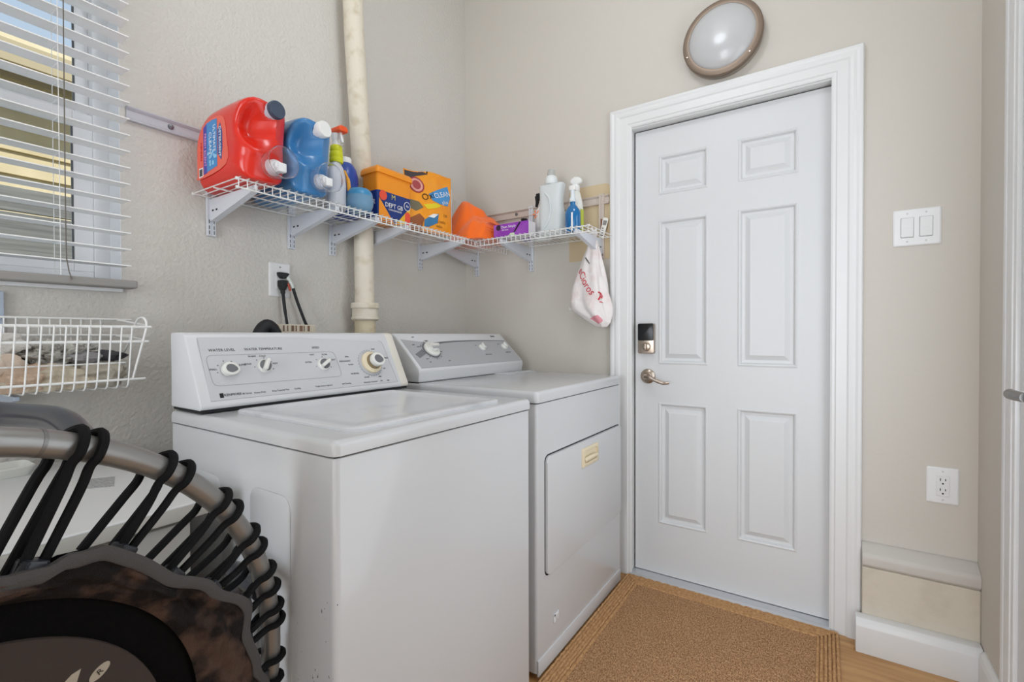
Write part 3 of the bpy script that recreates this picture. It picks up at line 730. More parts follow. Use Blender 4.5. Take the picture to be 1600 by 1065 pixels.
# ------------------------------------------------------------------ wire shelves, rails, brackets
Z0 = 1.577
WR = .0017
def wshelf(nm, label, org, along, inward, length, endcaps=True, notch=None):
    """org: wall corner of the deck, along: run direction, inward: away from wall"""
    t = thing(nm, label, 'shelf', org, 0, None)
    O, A, I = Vector(org), Vector(along), Vector(inward); Dp = .276
    def P(a, i, z): return O+A*a+I*i+Vector((0, 0, z))
    for i, z, nme in ((.002, 0, 'back_rail'), (Dp, .0, 'front_rail'), (Dp+.002, -.026, 'lower_rail'), (Dp*.5, -.0036, 'middle_rail')):
        bm = B()
        if notch and nme == 'back_rail': tube(bm, [P(0, i, z-.003), P(notch[0]-.01, i, z-.003)], .0026, 8); tube(bm, [P(notch[1]+.01, i, z-.003), P(length, i, z-.003)], .0026, 8)
        else: tube(bm, [P(0, i, z-.003), P(length, i, z-.003)], .0026, 8)
        obj(nme, bm, wire, t, True)
    n = int(length/.0252)
    bm = B(); tube(bm, smooth_path([P(.004, 0, 0), P(.004, Dp-.004, 0), P(.004, Dp+.002, -.003), P(.004, Dp+.003, -.010), P(.004, Dp+.003, -.028)], 2), WR, 6)
    c0 = obj('cross_wire', bm, wire, t, True)
    for k in range(1, n+1):
        dx_ = k*(length-.008)/n
        if notch and notch[0] < dx_+.004 < notch[1]:
            bm = B(); a_ = dx_+.004; tube(bm, smooth_path([P(a_, notch[2], 0), P(a_, Dp-.004, 0), P(a_, Dp+.002, -.003), P(a_, Dp+.003, -.010), P(a_, Dp+.003, -.028)], 2), WR, 6); obj('cross_wire', bm, wire, t, True); continue
        c = c0.copy(); COL.objects.link(c); c.location = c0.location+A*dx_
    if notch:
        bm = B(); tube(bm, [P(notch[0]-.012, notch[2], -.003), P(notch[1]+.012, notch[2], -.003)], .0026, 8); obj('notch_rail', bm, wire, t, True)
    if endcaps:
        for i, z in ((.002, -.003), (Dp, -.003), (Dp+.002, -.029)):
            bm = B(); lathe(bm, P(-.004, i, z), A, [(0, 0), (.0045, .001), (.005, .004), (.0045, .009), (0, .010)], 10); obj('end_cap', bm, wire, t, True)
    return t
wshelf('wire_shelf', 'long white wire shelf on the back wall above the washer', (-1.421, -.014, Z0), (1, 0, 0), (0, -1, 0), 1.408, True, (.575, .675, .118))
wshelf('wire_shelf', 'short white wire shelf on the entry door wall with clear bottle', (-.014, -.898, Z0), (0, 1, 0), (-1, 0, 0), .604)
def hang_rail(label, a, c, inward, m, screws):
    A, C, I = Vector(a), Vector(c), Vector(inward)
    t = thing('hang_rail', label, 'rail', a)
    bm = B(); h = Vector((0, 0, 1))
    pf = [(.001, -.021), (.013, -.021), (.014, -.018), (.011, -.014), (.005, -.011), (.005, .011), (.011, .014), (.014, .018), (.013, .021), (.001, .021)]
    prism(bm, [A+I*x+h*z for x, z in pf], C-A); obj('channel', bm, m, t, True, 30)
    for s in screws:
        bm = B(); lathe(bm, A+(C-A)*s+I*.005, I, [(0, 0), (.0085, 0), (.008, .003), (.004, .0045), (0, .0045)], 14); obj('screw', bm, mat('screw_steel', (120, 120, 124), .4, .8), t, True)
hang_rail('grey lipped rail on the back wall from window to detergent jug', (-1.592, 0, 1.771), (-.86, 0, 1.771), (0, -1, 0), railm, (.155, .6))
hang_rail('beige lipped rail on the door wall behind the orange cloth', (0, -.872, 1.757), (0, -.03, 1.757), (-1, 0, 0), railb, (.2, .62))
def shelf_bracket(label, base, inward, ztop=1.77, m=bracket, grp=None):
    Bp, I = Vector(base), Vector(inward); A = Vector((0, 0, 1)).cross(I)
    t = thing('shelf_bracket', label, 'bracket', (Bp.x, Bp.y, 1.447), 0, grp)
    def P(a, i, z): return Vector((Bp.x, Bp.y, 0))+A*a+I*i+Vector((0, 0, z))
    bm = B(); prism(bm, [P(a, i, 1.447) for a, i in ((-.0125, .001), (.0125, .001), (.0125, .013), (.0035, .013), (.0035, .010), (-.0035, .010), (-.0035, .013), (-.0125, .013))], (0, 0, ztop-1.447)); u = obj('upright', bm, m, t, label=None if m is bracket else 'beige upright')
    bm = B()
    for k in range(3):
        z = 1.452+k*.0165 if k < 2 else 1.488
        for a in (-.0075, .0075): prism(bm, [P(a-.0012, .0128, z), P(a+.0012, .0128, z), P(a+.0012, .0128, z+.0125), P(a-.0012, .0128, z+.0125)], I*.0006)
    obj('slots', bm, slotd, u, kind='stuff')
    bm = B()
    arm = [(.011, 1.568), (.292, 1.568), (.292, 1.556), (.275, 1.549), (.03, 1.496), (.011, 1.496)]
    prism(bm, [P(-.006, i, z) for i, z in arm], A*.012, .002, 2)
    prism(bm, [P(-.010, i, z) for i, z in ((.03, 1.4955), (.275, 1.5485), (.292, 1.5555), (.292, 1.553), (.276, 1.546), (.03, 1.493))], A*.020)
    ar = obj('arm', bm, bracket, t, True, 30)
    bm = B()
    for i in (.035, .06):
        prism(bm, [P(.0061, i+x, 1.528+z) for x, z in rrect(.012, .006, .0025, 3)], A*.0004); prism(bm, [P(-.0061, i+x, 1.528+z) for x, z in rrect(.012, .006, .0025, 3)], A*-.0004)
    obj('arm_slots', bm, slotd, ar, kind='stuff')
    return t
for x, lb in ((-1.365, 'white shelf bracket nearest the window, under the red jug'), (-1.078, 'white shelf bracket below the yellow collared spray bottle'), (-.896, 'white shelf bracket below the navy bottle, left of the pipe'),
              (-.741, 'white shelf bracket partly hidden by the cream pipe'), (-.381, 'white shelf bracket on the back wall nearest the corner, below the cloth')):
    shelf_bracket(lb, (x, 0), (0, -1, 0))
for y, lb, m in ((-.084, 'white shelf bracket on the door wall nearest the corner', railb), (-.443, 'white shelf bracket on the door wall below the purple box', railb), (-.836, 'white shelf bracket at the shelf end where the plastic bag hangs', railb)):
    b_ = shelf_bracket(lb, (0, y), (-1, 0, 0), 1.785, bracket if y > -.8 else railb)
bm = B(); box(bm, (-.0142, -.8395, 1.585), (-.0131, -.8325, 1.665)); obj('rust_strip', bm, mat('rust_brown', (120, 66, 26), .7), b_, label='rusty brown strip in the upright')

# ------------------------------------------------------------------ lying detergent jugs with vent cap, tap and dosing cup
ZS = Z0+WR+.0002
def jug(mx, body, capm, rimm, label, cuplabel, ribbon):
    t = thing('detergent_jug', label, 'jug', (mx, -.16, ZS))
    out = [(-.050, ZS), (-.29, ZS), (-.306, ZS+.01), (-.316, ZS+.05), (-.318, ZS+.10), (-.323, ZS+.16), (-.33, ZS+.205), (-.325, ZS+.232), (-.30, ZS+.243), (-.22, ZS+.248), (-.14, ZS+.249), (-.09, ZS+.242), (-.045, ZS+.215), (-.024, ZS+.165), (-.019, ZS+.10), (-.021, ZS+.04), (-.030, ZS+.01)]
    sm = [(p.x, p.y) for p in smooth_path([(-a, c, 0) for a, c in out], 4, True)]
    bm = B(); pillow(bm, sm, .150, .052, lambda a, b, c: Vector((mx+c, -a, b)))
    for v in bm.verts:                       # grip recess pressed into the front corner, ridge around it
        if v.co.y < -.14:
            q = ((v.co.x-(mx-.030))/.034)**2+((v.co.z-(ZS+.158))/.050)**2
            v.co.y += .050*math.exp(-q**1.6)*min(1, (-.14-v.co.y)/.05)
            q2 = math.sqrt(q); v.co.y -= .008*math.exp(-((q2-1.55)/.28)**2)*min(1, (-.14-v.co.y)/.08)
    obj('body', bm, body, t, True, 75)
    C = Vector((mx+.016, -.318, ZS+.214)); ax = Vector((.12, -1, .05)).normalized()
    bm = B(); lathe(bm, C, ax, [(0, -.012), (.023, -.012), (.023, .006), (.0255, .006), (.0265, .010), (.0265, .016), (0, .016)], 28); obj('neck_ring', bm, rimm, t, True, 35)
    bm = B(); lathe(bm, C+ax*.0155, ax, [(0, 0), (.0265, 0), (.0268, .012), (.025, .016), (0, .016)], 28); obj('cap', bm, capm, t, True, 35)
    bm = B(); T0 = Vector((mx+.022, -.305, ZS+.049)); lathe(bm, T0, (0, -1, 0), [(0, -.01), (.022, -.01), (.022, .022), (.018, .03), (.012, .031), (.012, .042), (0, .043)], 20); tp = obj('tap', bm, mat('tap_white', (240, 240, 240), .35), t, True, 35)
    bm = B(); box(bm, T0+Vector((-.006, -.052, -.02)), T0+Vector((.02, -.03, .008)), .004); obj('tap_button', bm, tp.data.materials[0], tp, True)
    # dosing cup pushed over the tap, open end forward
    c = thing('dosing_cup', cuplabel, 'cup', (mx+.022, -.31, ZS))
    bm = B(); lathe(bm, (mx+.022, -.310, ZS+.0525), (0, -1, 0), [(.024, 0), (.036, 0), (.041, .012), (.0455, .060), (.0475, .062), (.0475, .065), (.045, .064), (.0395, .013), (.035, .002), (.024, .002)], 36)
    obj('cup_wall', bm, cupm, c, True, 50)
    return t
cupm = mat('clear_cup', (245, 246, 250), .08, trans=.93, ior=1.15)
redp = mat('red_plastic', (226, 40, 22), .28, coat=.3)
bluep = mat('blue_plastic', (58, 128, 186), .3, coat=.3)
navycap = mat('cap_slate', (66, 78, 98), .4)
whp = mat('white_plastic', (238, 238, 236), .35)
j1 = jug(-1.347, redp, navycap, mat('cap_rim_pale', (196, 208, 222), .4), 'bright red detergent jug lying on its side at the left shelf end', 'clear dosing cup over the tap of the red jug', 1)
j2 = jug(-1.185, bluep, whp, whp, 'blue detergent jug with white cap lying beside the red jug', 'clear dosing cup over the tap of the blue jug', 0)
# arched label on the left face of the red jug
LX = -1.347-.0752
def onleft(bm, pts, h=0.): prism(bm, [(LX-h, y, z) for y, z in pts], (-.0007, 0, 0))
def archlab(ins):
    p = [(-.232+ins, ZS+.048+ins), (-.062-ins, ZS+.030+ins), (-.052-ins, ZS+.05), (-.050-ins, ZS+.12), (-.058-ins, ZS+.160-ins), (-.085, ZS+.190-ins), (-.125, ZS+.203-ins), (-.170, ZS+.204-ins), (-.205, ZS+.198-ins), (-.226+ins, ZS+.180-ins), (-.236+ins, ZS+.13)]
    return [(q.x, q.y) for q in smooth_path([(a, c, 0) for a, c in p], 4, True)]
bm = B(); onleft(bm, archlab(.0)); lb = obj('label', bm, mat('label_coral', (240, 104, 84), .35), j1, label='arched coral label with blue bands')
bm = B(); onleft(bm, [(-.180, ZS+.052), (-.116, ZS+.044), (-.116, ZS+.196), (-.150, ZS+.198), (-.180, ZS+.196)], .0007); obj('label_band', bm, mat('label_blue', (66, 142, 206), .35), lb)
bm = B(); onleft(bm, [(-.116, ZS+.042), (-.094, ZS+.04), (-.094, ZS+.186), (-.116, ZS+.195)], .0007); obj('label_band', bm, mat('label_violet', (70, 70, 168), .35), lb)
bm = B(); onleft(bm, [(-.184, ZS+.088), (-.206, ZS+.066), (-.212, ZS+.10), (-.212, ZS+.150), (-.200, ZS+.178), (-.184, ZS+.160)], .0007); obj('label_chevron', bm, mat('label_navy', (44, 84, 150), .35), lb)
bm = B(); onleft(bm, [(-.090, ZS+.036), (-.064, ZS+.034), (-.064, ZS+.064), (-.090, ZS+.064)], .0009); obj('barcode_patch', bm, inkw, lb)
bm = B()
for k in range(6): onleft(bm, [(-.068-k*.0034, ZS+.038), (-.0695-k*.0034, ZS+.038), (-.0695-k*.0034, ZS+.060), (-.068-k*.0034, ZS+.060)], .0016)
obj('barcode', bm, ink, lb)
text('DETERGENT', (LX-.0016, -.198, ZS+.122), (0, 0, -1), (0, -1, 0), .0165, inkw, 'lettering', lb)
text('ULTIMATE', (LX-.0016, -.163, ZS+.140), (0, 0, -1), (0, -1, 0), .020, inkw, 'lettering', lb, sxk=.9)
text('CLEAN', (LX-.0016, -.138, ZS+.130), (0, 0, -1), (0, -1, 0), .022, inkw, 'lettering', lb)
text('FRESH SCENT', (LX-.0017, -.106, ZS+.115), (0, 0, -1), (0, -1, 0), .017, mat('print_pink', (238, 170, 206), .5), 'lettering', lb)
text('MEMBERS', (LX-.0009, -.078, ZS+.115), (0, 0, -1), (0, -1, 0), .014, mat('print_red', (206, 40, 40), .5), 'lettering', lb)
bm = B()
random.seed(3)
for k in range(14):
    a, c = -.124-random.random()*.05, ZS+.062+random.random()*.045
    onleft(bm, [(a+.0055*math.cos(t), c+.0055*math.sin(t)) for t in [2*PI*i/8 for i in range(8)]], .0013+k*.00003)
obj('bubbles', bm, mat('bubble_pale', (150, 206, 238), .3), lb, kind='stuff')

# ------------------------------------------------------------------ bottles and boxes on the shelves
def bottle(nm, label, cat, c, prof, m, n=28, sx=1., sy=1., rz=0., bodyname='body'):
    t = thing(nm, label, cat, c, 0)
    bm = B(); lathe(bm, c, (0, 0, 1), prof, n, sx, sy, U=(math.cos(rz), math.sin(rz), 0)); obj(bodyname, bm, m, t, True, 50); return t
# spray bottle with yellow collar and orange nozzle
c = (-1.026, -.215, ZS)
sb_ = bottle('spray_bottle', 'pale grey spray bottle with yellow collar and orange nozzle by the blue jug', 'bottle', c, [(0, 0), (.040, 0), (.044, .006), (.044, .09), (.041, .125), (.032, .155), (.022, .168), (.0185, .176), (0, .176)], mat('pale_grey_plastic', (208, 210, 216), .35), 28, 1., .72, .5)
bm = B(); lathe(bm, (c[0], c[1], ZS+.172), (0, 0, 1), [(0, 0), (.023, 0), (.0245, .004), (.0245, .014), (.023, .018), (.0245, .022), (.0235, .036), (.021, .04), (.0225, .044), (.021, .060), (.016, .064), (0, .064)], 24); obj('collar', bm, mat('acid_yellow', (214, 216, 30), .4), sb_, True, 50)
bm = B(); lathe(bm, (c[0], c[1], ZS+.232), (0, 0, 1), [(0, 0), (.0165, 0), (.0135, .012), (.0135, .022), (.018, .040), (.018, .048), (0, .048)], 20); obj('neck', bm, whp, sb_, True, 50)
bm = B(); prism(bm, [(c[0]+a, c[1]-.045+0, ZS+.278+b) for a, b in ((-.020, 0), (.020, 0), (.019, .014), (.010, .021), (-.012, .021), (-.019, .014))], (0, .062, 0), .004, 2); nz = obj('spray_head', bm, mat('nozzle_orange', (240, 88, 34), .4), sb_, True)
bm = B(); prism(bm, [(c[0]-.005, c[1]-.030+y, ZS+.278+z) for y, z in ((0, 0), (.008, 0), (.002, -.03), (-.006, -.04), (-.010, -.038))], (.010, 0, 0), .002, 2); obj('trigger', bm, whp, sb_, True)
bm = B(); U_ = Vector((math.cos(-.95), math.sin(-.95), 0))
tube(bm, smooth_path([Vector((c[0], c[1], ZS+.15))+Vector((.026, -.012, 0)), Vector((c[0], c[1], ZS+.12))+Vector((.038, -.016, 0)), Vector((c[0], c[1], ZS+.08))+Vector((.043, -.016, 0)), Vector((c[0], c[1], ZS+.04))+Vector((.042, -.016, 0))], 4), [.004]*4+[.007]*5+[.005]*4, 8); obj('label_edge', bm, mat('amber_label', (240, 168, 52), .4), sb_, True, label='amber label edge')
# navy ribbed bottle
c = (-.918, -.075-.05, ZS)
pr = [(0, 0), (.046, 0), (.050, .006), (.050, .03)]
for k in range(6): pr += [(.0475, .042+k*.018), (.050, .048+k*.018), (.050, .054+k*.018)]
pr += [(.049, .165), (.042, .195), (.030, .215), (.021, .222), (0, .222)]
nb = bottle('cleaner_bottle', 'navy blue ribbed bottle with white cap beside the pipe', 'bottle', c, pr, mat('navy_plastic', (34, 70, 160), .32, coat=.2))
bm = B(); lathe(bm, (c[0], c[1], ZS+.22), (0, 0, 1), [(0, 0), (.024, 0), (.024, .018), (.021, .022), (0, .022)], 24); obj('cap', bm, whp, nb, True, 40)
# blue domed dosing ball
c = (-.945, -.245, ZS)
db_ = thing('dosing_ball', 'translucent blue domed dosing cup in front of the navy bottle', 'cup', c)
bm = B(); lathe(bm, c, (0, 0, 1), [(0, .002), (.030, 0), (.040, .004), (.0495, .028), (.051, .045), (.048, .064), (0, .066)], 32); obj('cup', bm, mat('blue_clear', (150, 196, 228), .15, trans=.45, ior=1.2), db_, True, 60)
bm = B(); lathe(bm, (c[0], c[1], ZS+.062), (0, 0, 1), [(0, 0), (.0485, 0), (.046, .014), (.036, .026), (.018, .032), (0, .033)], 32); obj('lid', bm, mat('blue_lid', (62, 142, 190), .3), db_, True, 50)
# orange tub
tx0, tx1, ty0, ty1 = -.842, -.655, -.226, -.128
tb = thing('storage_tub', 'orange plastic tub with lid and navy printed sleeve', 'tub', ((tx0+tx1)/2, (ty0+ty1)/2, ZS))
om = mat('tub_orange', (248, 152, 30), .35)
def taper(bm, z0, z1, g0, g1, r):
    A = rrect(tx1-tx0, ty1-ty0, r, 4, (tx0+tx1)/2, (ty0+ty1)/2)
    ra = [bm.verts.new((x, y, z0)) for x, y in offset2(A, -g0)]; rb = [bm.verts.new((x, y, z1)) for x, y in offset2(A, -g1)]
    for i in range(len(A)): bm.faces.new((ra[i], ra[(i+1) % len(A)], rb[(i+1) % len(A)], rb[i]))
    bm.faces.new(ra[::-1]); bm.faces.new(rb)
bm = B(); taper(bm, ZS, ZS+.197, -.006, 0, .012); obj('body', bm, om, tb, True)
bm = B(); A = rrect(tx1-tx0+.014, ty1-ty0+.014, .015, 4, (tx0+tx1)/2, (ty0+ty1)/2); L = []
for ins, z in ((0, .192), (0, .206), (.004, .214), (.012, .222), (.02, .224)): L.append([bm.verts.new((x, y, ZS+z)) for x, y in rin(tx1-tx0+.014, ty1-ty0+.014, .015, 4, (tx0+tx1)/2, (ty0+ty1)/2, ins)])
for P_, Q_ in zip(L, L[1:]): ringface(bm, P_, Q_)
bm.faces.new(L[0][::-1]); bm.faces.new(L[-1]); obj('lid', bm, om, tb, True, 50)
navy = mat('sleeve_navy', (28, 56, 128), .45)
bm = B(); A = rrect(tx1-tx0, ty1-ty0, .012, 4, (tx0+tx1)/2, (ty0+ty1)/2)
ra = [bm.verts.new((x, y, ZS+.004)) for x, y in offset2(A, .0045)]; rb = [bm.verts.new((x, y, ZS+.122)) for x, y in offset2(A, .0008)]
for i in range(len(A)): bm.faces.new((ra[i], ra[(i+1) % len(A)], rb[(i+1) % len(A)], rb[i]))
slv = obj('sleeve', bm, navy, tb, True, label='navy printed sleeve')
FY = ty0-.0003
def ff(bm, pts, h): prism(bm, [(x, FY+.0042*(1-(z-ZS)/.122)-h, z) for x, z in pts], (0, -.0006, 0))
yl = mat('sleeve_yellow', (246, 190, 52), .45); rd = mat('sleeve_red', (238, 84, 58), .45)
bm = B(); ff(bm, [(tx0+.008, ZS+.004), (tx0+.088, ZS+.004), (tx0+.008, ZS+.092)], .0004); obj('printed_triangle', bm, om, slv)
bm = B(); ff(bm, [(tx1-.008, ZS+.004), (tx1-.008, ZS+.085), (tx0+.102, ZS+.004)], .0004); obj('printed_triangle', bm, yl, slv)
def disc(cx, cz, r, n=20): return [(cx+r*math.cos(2*PI*i/n), cz+r*math.sin(2*PI*i/n)) for i in range(n)]
bm = B(); ff(bm, disc(tx0+.028, ZS+.104, .020), .0011); obj('printed_badge', bm, rd, slv)
bm = B(); ff(bm, disc(tx1-.026, ZS+.087, .019), .0011); r1 = obj('printed_badge', bm, inkw, slv)
bm = B(); ff(bm, disc(tx1-.026, ZS+.087, .0165), .0018); obj('printed_badge', bm, navy, slv)
bm = B(); ff(bm, rrect(.030, .055, .014, 4, tx1-.022, ZS+.035), .0011); obj('printed_badge', bm, rd, slv)
text('M', ((tx0+tx1)/2-.01, FY-.0002, ZS+.106), (1, 0, 0), (0, 0, 1), .030, mat('print_gold', (206, 196, 120), .5), 'lettering', slv)
text('DEPT GB', ((tx0+tx1)/2-.006, FY-.0002, ZS+.070), (1, 0, 0), (0, 0, 1), .026, inkw, 'lettering', slv, sxk=.95)
text('CONCENTRATE', ((tx0+tx1)/2, FY+.0002, ZS+.053), (1, 0, 0), (0, 0, 1), .010, inkw, 'lettering', slv)
text('4x', (tx1-.026, FY-.0012, ZS+.087), (1, 0, 0), (0, 0, 1), .016, inkw, 'lettering', slv)
text('102', (tx0+.028, FY-.0002, ZS+.104), (1, 0, 0), (0, 0, 1), .013, inkw, 'lettering', slv)
text('ER', (tx0-.0006, ty0+.03, ZS+.075), (0, -1, 0), (0, 0, 1), .028, inkw, 'lettering', slv)
# laundry pouch
pc = Vector((-.535, -.225, ZS)); pu = Vector((math.cos(-.16), math.sin(-.16), 0)); pv = Vector((.05, .10, 1)).normalized(); pn = pu.cross(pv)
po = thing('detergent_pouch', 'orange printed foil pouch standing right of the orange tub', 'pouch', pc)
pm = mat('pouch_orange', (246, 158, 36), .3, bump=(26, .006, 2), var=(9, (232, 132, 20), .5, .8))
bm = B(); pwid, ph, nu, nv = .245, .285, 14, 16
def PP(i, j, sgn):
    a = -1+2*i/nu; b = j/nv; bul = (1-a*a)**.7*(math.sin(PI*min(1, b*1.0+.12)))*.026*(1 if b < .9 else max(0, (1-b)/.1))
    bul += .0022*noise.noise(Vector((a*3, b*5, 2)))*(1-a*a)
    return pc+pu*(a*pwid/2+.014*b*a)+pv*(b*ph*(1+.0)+.012*a*b+.006*math.sin(a*4+1)*b**3)-pn*(-sgn*bul)
for sgn in (1, -1):
    V = [[bm.verts.new(PP(i, j, sgn)) for j in range(nv+1)] for i in range(nu+1)]
    for i in range(nu):
        for j in range(nv): bm.faces.new((V[i][j], V[i+1][j], V[i+1][j+1], V[i][j+1]))
bod = obj('body', bm, pm, po, True, 70)
def PF(a, b, h=.001):
    """point on pouch front; a,b in metres from lower centre"""
    aa = a/(pwid/2); bb = b/ph; bul = (1-min(1, aa*aa))**.7*(math.sin(PI*min(1, bb+.12)))*.026*(1 if bb < .9 else max(0, (1-bb)/.1))
    bul += .0022*noise.noise(Vector((aa*3, bb*5, 2)))*(1-aa*aa)
    return pc+pu*(a+.014*bb*aa)+pv*(b+.012*aa*bb+.006*math.sin(aa*4+1)*bb**3)+pn*(bul+h)
def pdecal(nm, poly, m, h=.0012, sub=1):
    bm = B(); cx = sum(p[0] for p in poly)/len(poly); cy = sum(p[1] for p in poly)/len(poly); q = []
    for i in range(len(poly)):
        a, c_ = poly[i], poly[(i+1) % len(poly)]
        for k in range(4): q.append((a[0]+(c_[0]-a[0])*k/4, a[1]+(c_[1]-a[1])*k/4))
    rg = []
    for s in (1, .75, .5, .25): rg.append([bm.verts.new(PF(cx+(x-cx)*s, cy+(y-cy)*s, h)) for x, y in q])
    for A, C in zip(rg, rg[1:]): ringface(bm, A, C)
    ct = bm.verts.new(PF(cx, cy, h))
    for i in range(len(q)): bm.faces.new((rg[-1][i], rg[-1][(i+1) % len(q)], ct))
    return obj(nm, bm, m, bod)
def ptext(s, a, b, size, m, h=.0016, rot=0.):
    cu = bpy.data.curves.new('t', 'FONT'); cu.body = s; cu.size = size; cu.align_x = 'CENTER'; cu.align_y = 'CENTER'; cu.resolution_u = 2
    o = bpy.data.objects.new('t', cu); me = bpy.data.meshes.new_from_object(o); bpy.data.objects.remove(o); bpy.data.curves.remove(cu)
    bm = B(); bm.from_mesh(me); bpy.data.meshes.remove(me)
    for v in bm.verts:
        x, y = v.co.x, v.co.y; v.co = PF(a+x*math.cos(rot)-y*math.sin(rot), b+x*math.sin(rot)+y*math.cos(rot), h)
    return obj('lettering', bm, m, bod)
def disc2(cx, cy, rx, ry, n=14): return [(cx+rx*math.cos(2*PI*i/n), cy+ry*math.sin(2*PI*i/n)) for i in range(n)]
pdecal('printed_band', [(-.118, .235), (-.06, .262), (.0, .272), (-.03, .283), (-.118, .279)], mat('pouch_dark', (70, 62, 66), .4))
pdecal('printed_emblem', disc2(-.068, .215, .037, .042), mat('emblem_maroon', (158, 52, 58), .45), .0014)
pdecal('printed_emblem', disc2(-.068, .215, .030, .035), mat('emblem_pink', (222, 160, 150), .45), .0019)
pdecal('printed_emblem', disc2(-.068, .215, .020, .024), mat('emblem_maroon2', (170, 70, 74), .45), .0023)
pdecal('printed_splash', [(-.015, .175), (.04, .205), (.10, .238), (.112, .18), (.09, .135), (.04, .135), (.0, .145)], mat('splash_blue', (70, 146, 206), .4), .0014)
pdecal('printed_stroke', [(-.05, .12), (.02, .135), (.05, .128), (.02, .112), (-.03, .100)], mat('stroke_yellow', (230, 206, 40), .45), .0016)
pdecal('printed_smudge', [(-.115, .05), (-.07, .075), (-.045, .055), (-.06, .0), (-.115, .0)], mat('smudge_brown', (150, 84, 40), .45), .0013)
pdecal('printed_smudge', [(-.115, .14), (-.07, .13), (-.05, .105), (-.085, .085), (-.115, .10)], mat('smudge_grey', (110, 104, 80), .45), .0013)
pdecal('printed_scoop', [(-.045, .05), (.0, .08), (.032, .088), (.026, .045), (-.02, .022), (-.045, .02)], mat('scoop_blue', (60, 122, 168), .4), .0014)
pdecal('printed_scoop', [(-.03, .066), (.0, .082), (.028, .084), (.004, .064)], inkw, .002)
ptext('Oxi', -.02, .162, .045, inkb, .0022, .35); ptext('CLEAN', .062, .185, .034, inkw, .0022, .35)
ptext('plus', .074, .15, .026, inkw, .0022, .3)
ptext('100', .072, .085, .018, mat('print_brown', (120, 74, 30), .5)); ptext('LOADS', .05, .052, .015, mat('print_brown2', (120, 74, 30), .5)); ptext('FRESH', .038, .03, .013, mat('print_brown3', (120, 74, 30), .5))
# slim white carton behind the pouch
ca_ = thing('slim_carton', 'slim pale blue and white carton right of the orange pouch', 'carton', (-.392, -.19, ZS), -.3)
bm = B(); box(bm, (-.016, -.03, 0), (.016, .03, .235), .002); bm.transform(worldmat(ca_)); bx = obj('carton_body', bm, mat('carton_white', (216, 222, 230), .5), ca_)
bm = B(); box(bm, (-.012, -.0308, .012), (.012, -.0302, .05)); box(bm, (-.012, -.0308, .06), (.012, -.0302, .17)); bm.transform(worldmat(ca_)); obj('carton_print', bm, mat('carton_blue', (128, 166, 198), .5), bx)
bm = B(); box(bm, (-.010, -.0309, .185), (.010, -.0302, .21)); bm.transform(worldmat(ca_)); obj('carton_print', bm, rd, bx)
# orange cloth
ocm = mat('orange_cloth', (250, 112, 26), .9, bump=(260, .0012), sheen=.3)
bm = B(); N_ = 46; V = []
def cloth_h(x, y):
    u, v = (x+.215)/.17, (y+.225)/.17
    r2 = ((u*.9)**2+(v*.85)**2)
    h = .135*math.exp(-r2*1.0)+.10*math.exp(-(((x+.235)/.055)**2+((y+.16)/.07)**2))
    h += .055*math.exp(-(((x+.10)/.06)**2+((y+.33)/.09)**2))
    fold = noise.noise(Vector((x*11+y*8, y*6-x*5, 1.3)))*.040+noise.noise(Vector((x*24+y*10, y*20, 7)))*.012-.03*math.exp(-((x*.6+y+.40)/.012)**2)*.5
    h = h+fold*min(1, h/.06)
    h += .018*math.sin((x*.8+y)*42+1.5*noise.noise(Vector((x*8, y*8, 3))))*math.exp(-r2*.8)
    return h
for i in range(N_+1):
    row = []
    for j in range(N_+1):
        a, b = -1+2*i/N_, -1+2*j/N_
        q = math.sqrt(a*a+b*b); k = max(abs(a), abs(b))/q if q > 1e-6 else 1     # square -> disc
        x, y = -.215+a*k*.135, -.245+b*k*.185
        if y < -.36: x = max(x, -.190)
        e = max(0, 1-max(abs(a), abs(b))**6)
        row.append(bm.verts.new((x+(.006 if y < -.35 else .01)*noise.noise(Vector((a*3, b*3, 5))), y+.014*noise.noise(Vector((a*3, b*3, 9))), ZS+.0035+max(0, cloth_h(x, y))*e)))
    V.append(row)
bot = []
for i in range(N_):
    for j in range(N_): bm.faces.new((V[i][j], V[i+1][j], V[i+1][j+1], V[i][j+1]))
edge = [V[i][0] for i in range(N_)]+[V[N_][j] for j in range(N_)]+[V[i][N_] for i in range(N_, 0, -1)]+[V[0][j] for j in range(N_, 0, -1)]
low = [bm.verts.new((v.co.x, v.co.y, ZS)) for v in edge]
for i in range(len(edge)): bm.faces.new((edge[i], edge[(i+1) % len(edge)], low[(i+1) % len(edge)], low[i]))
bm.faces.new(low)
oc = tag(obj('cleaning_cloth', bm, ocm, None, True, 80), 'crumpled bright orange cloth heaped in the shelf corner', 'cloth')
# purple box
pb = thing('purple_box', 'small purple carton with white lettering in front of the orange cloth', 'box', (-.235, -.48, ZS))
bm = B(); box(bm, (-.262, -.582, ZS), (-.2, -.384, ZS+.066), .0015); bb_ = obj('box_body', bm, mat('box_white', (226, 222, 226), .5), pb)
PX = -.2621
def pf(bm, pts, h=0.): prism(bm, [(PX-h, y, z) for y, z in pts], (-.0006, 0, 0))
bm = B(); pf(bm, [(-.3845, ZS+.0005), (-.5815, ZS+.0005), (-.5815, ZS+.0655), (-.3845, ZS+.0655)]); fr_ = obj('front_print', bm, mat('box_purple', (146, 62, 178), .45, var=(8, (176, 110, 206), .45, .7)), bb_)
bm = B(); pf(bm, disc(-.412, ZS+.050, .0135), .0007); obj('printed_logo', bm, mat('logo_dark', (50, 34, 60), .5), fr_)
bm = B(); pf(bm, [(-.498, ZS+.020), (-.507, ZS+.020), (-.541, ZS+.064), (-.531, ZS+.064)], .0007); obj('printed_bottle', bm, inkb, fr_)
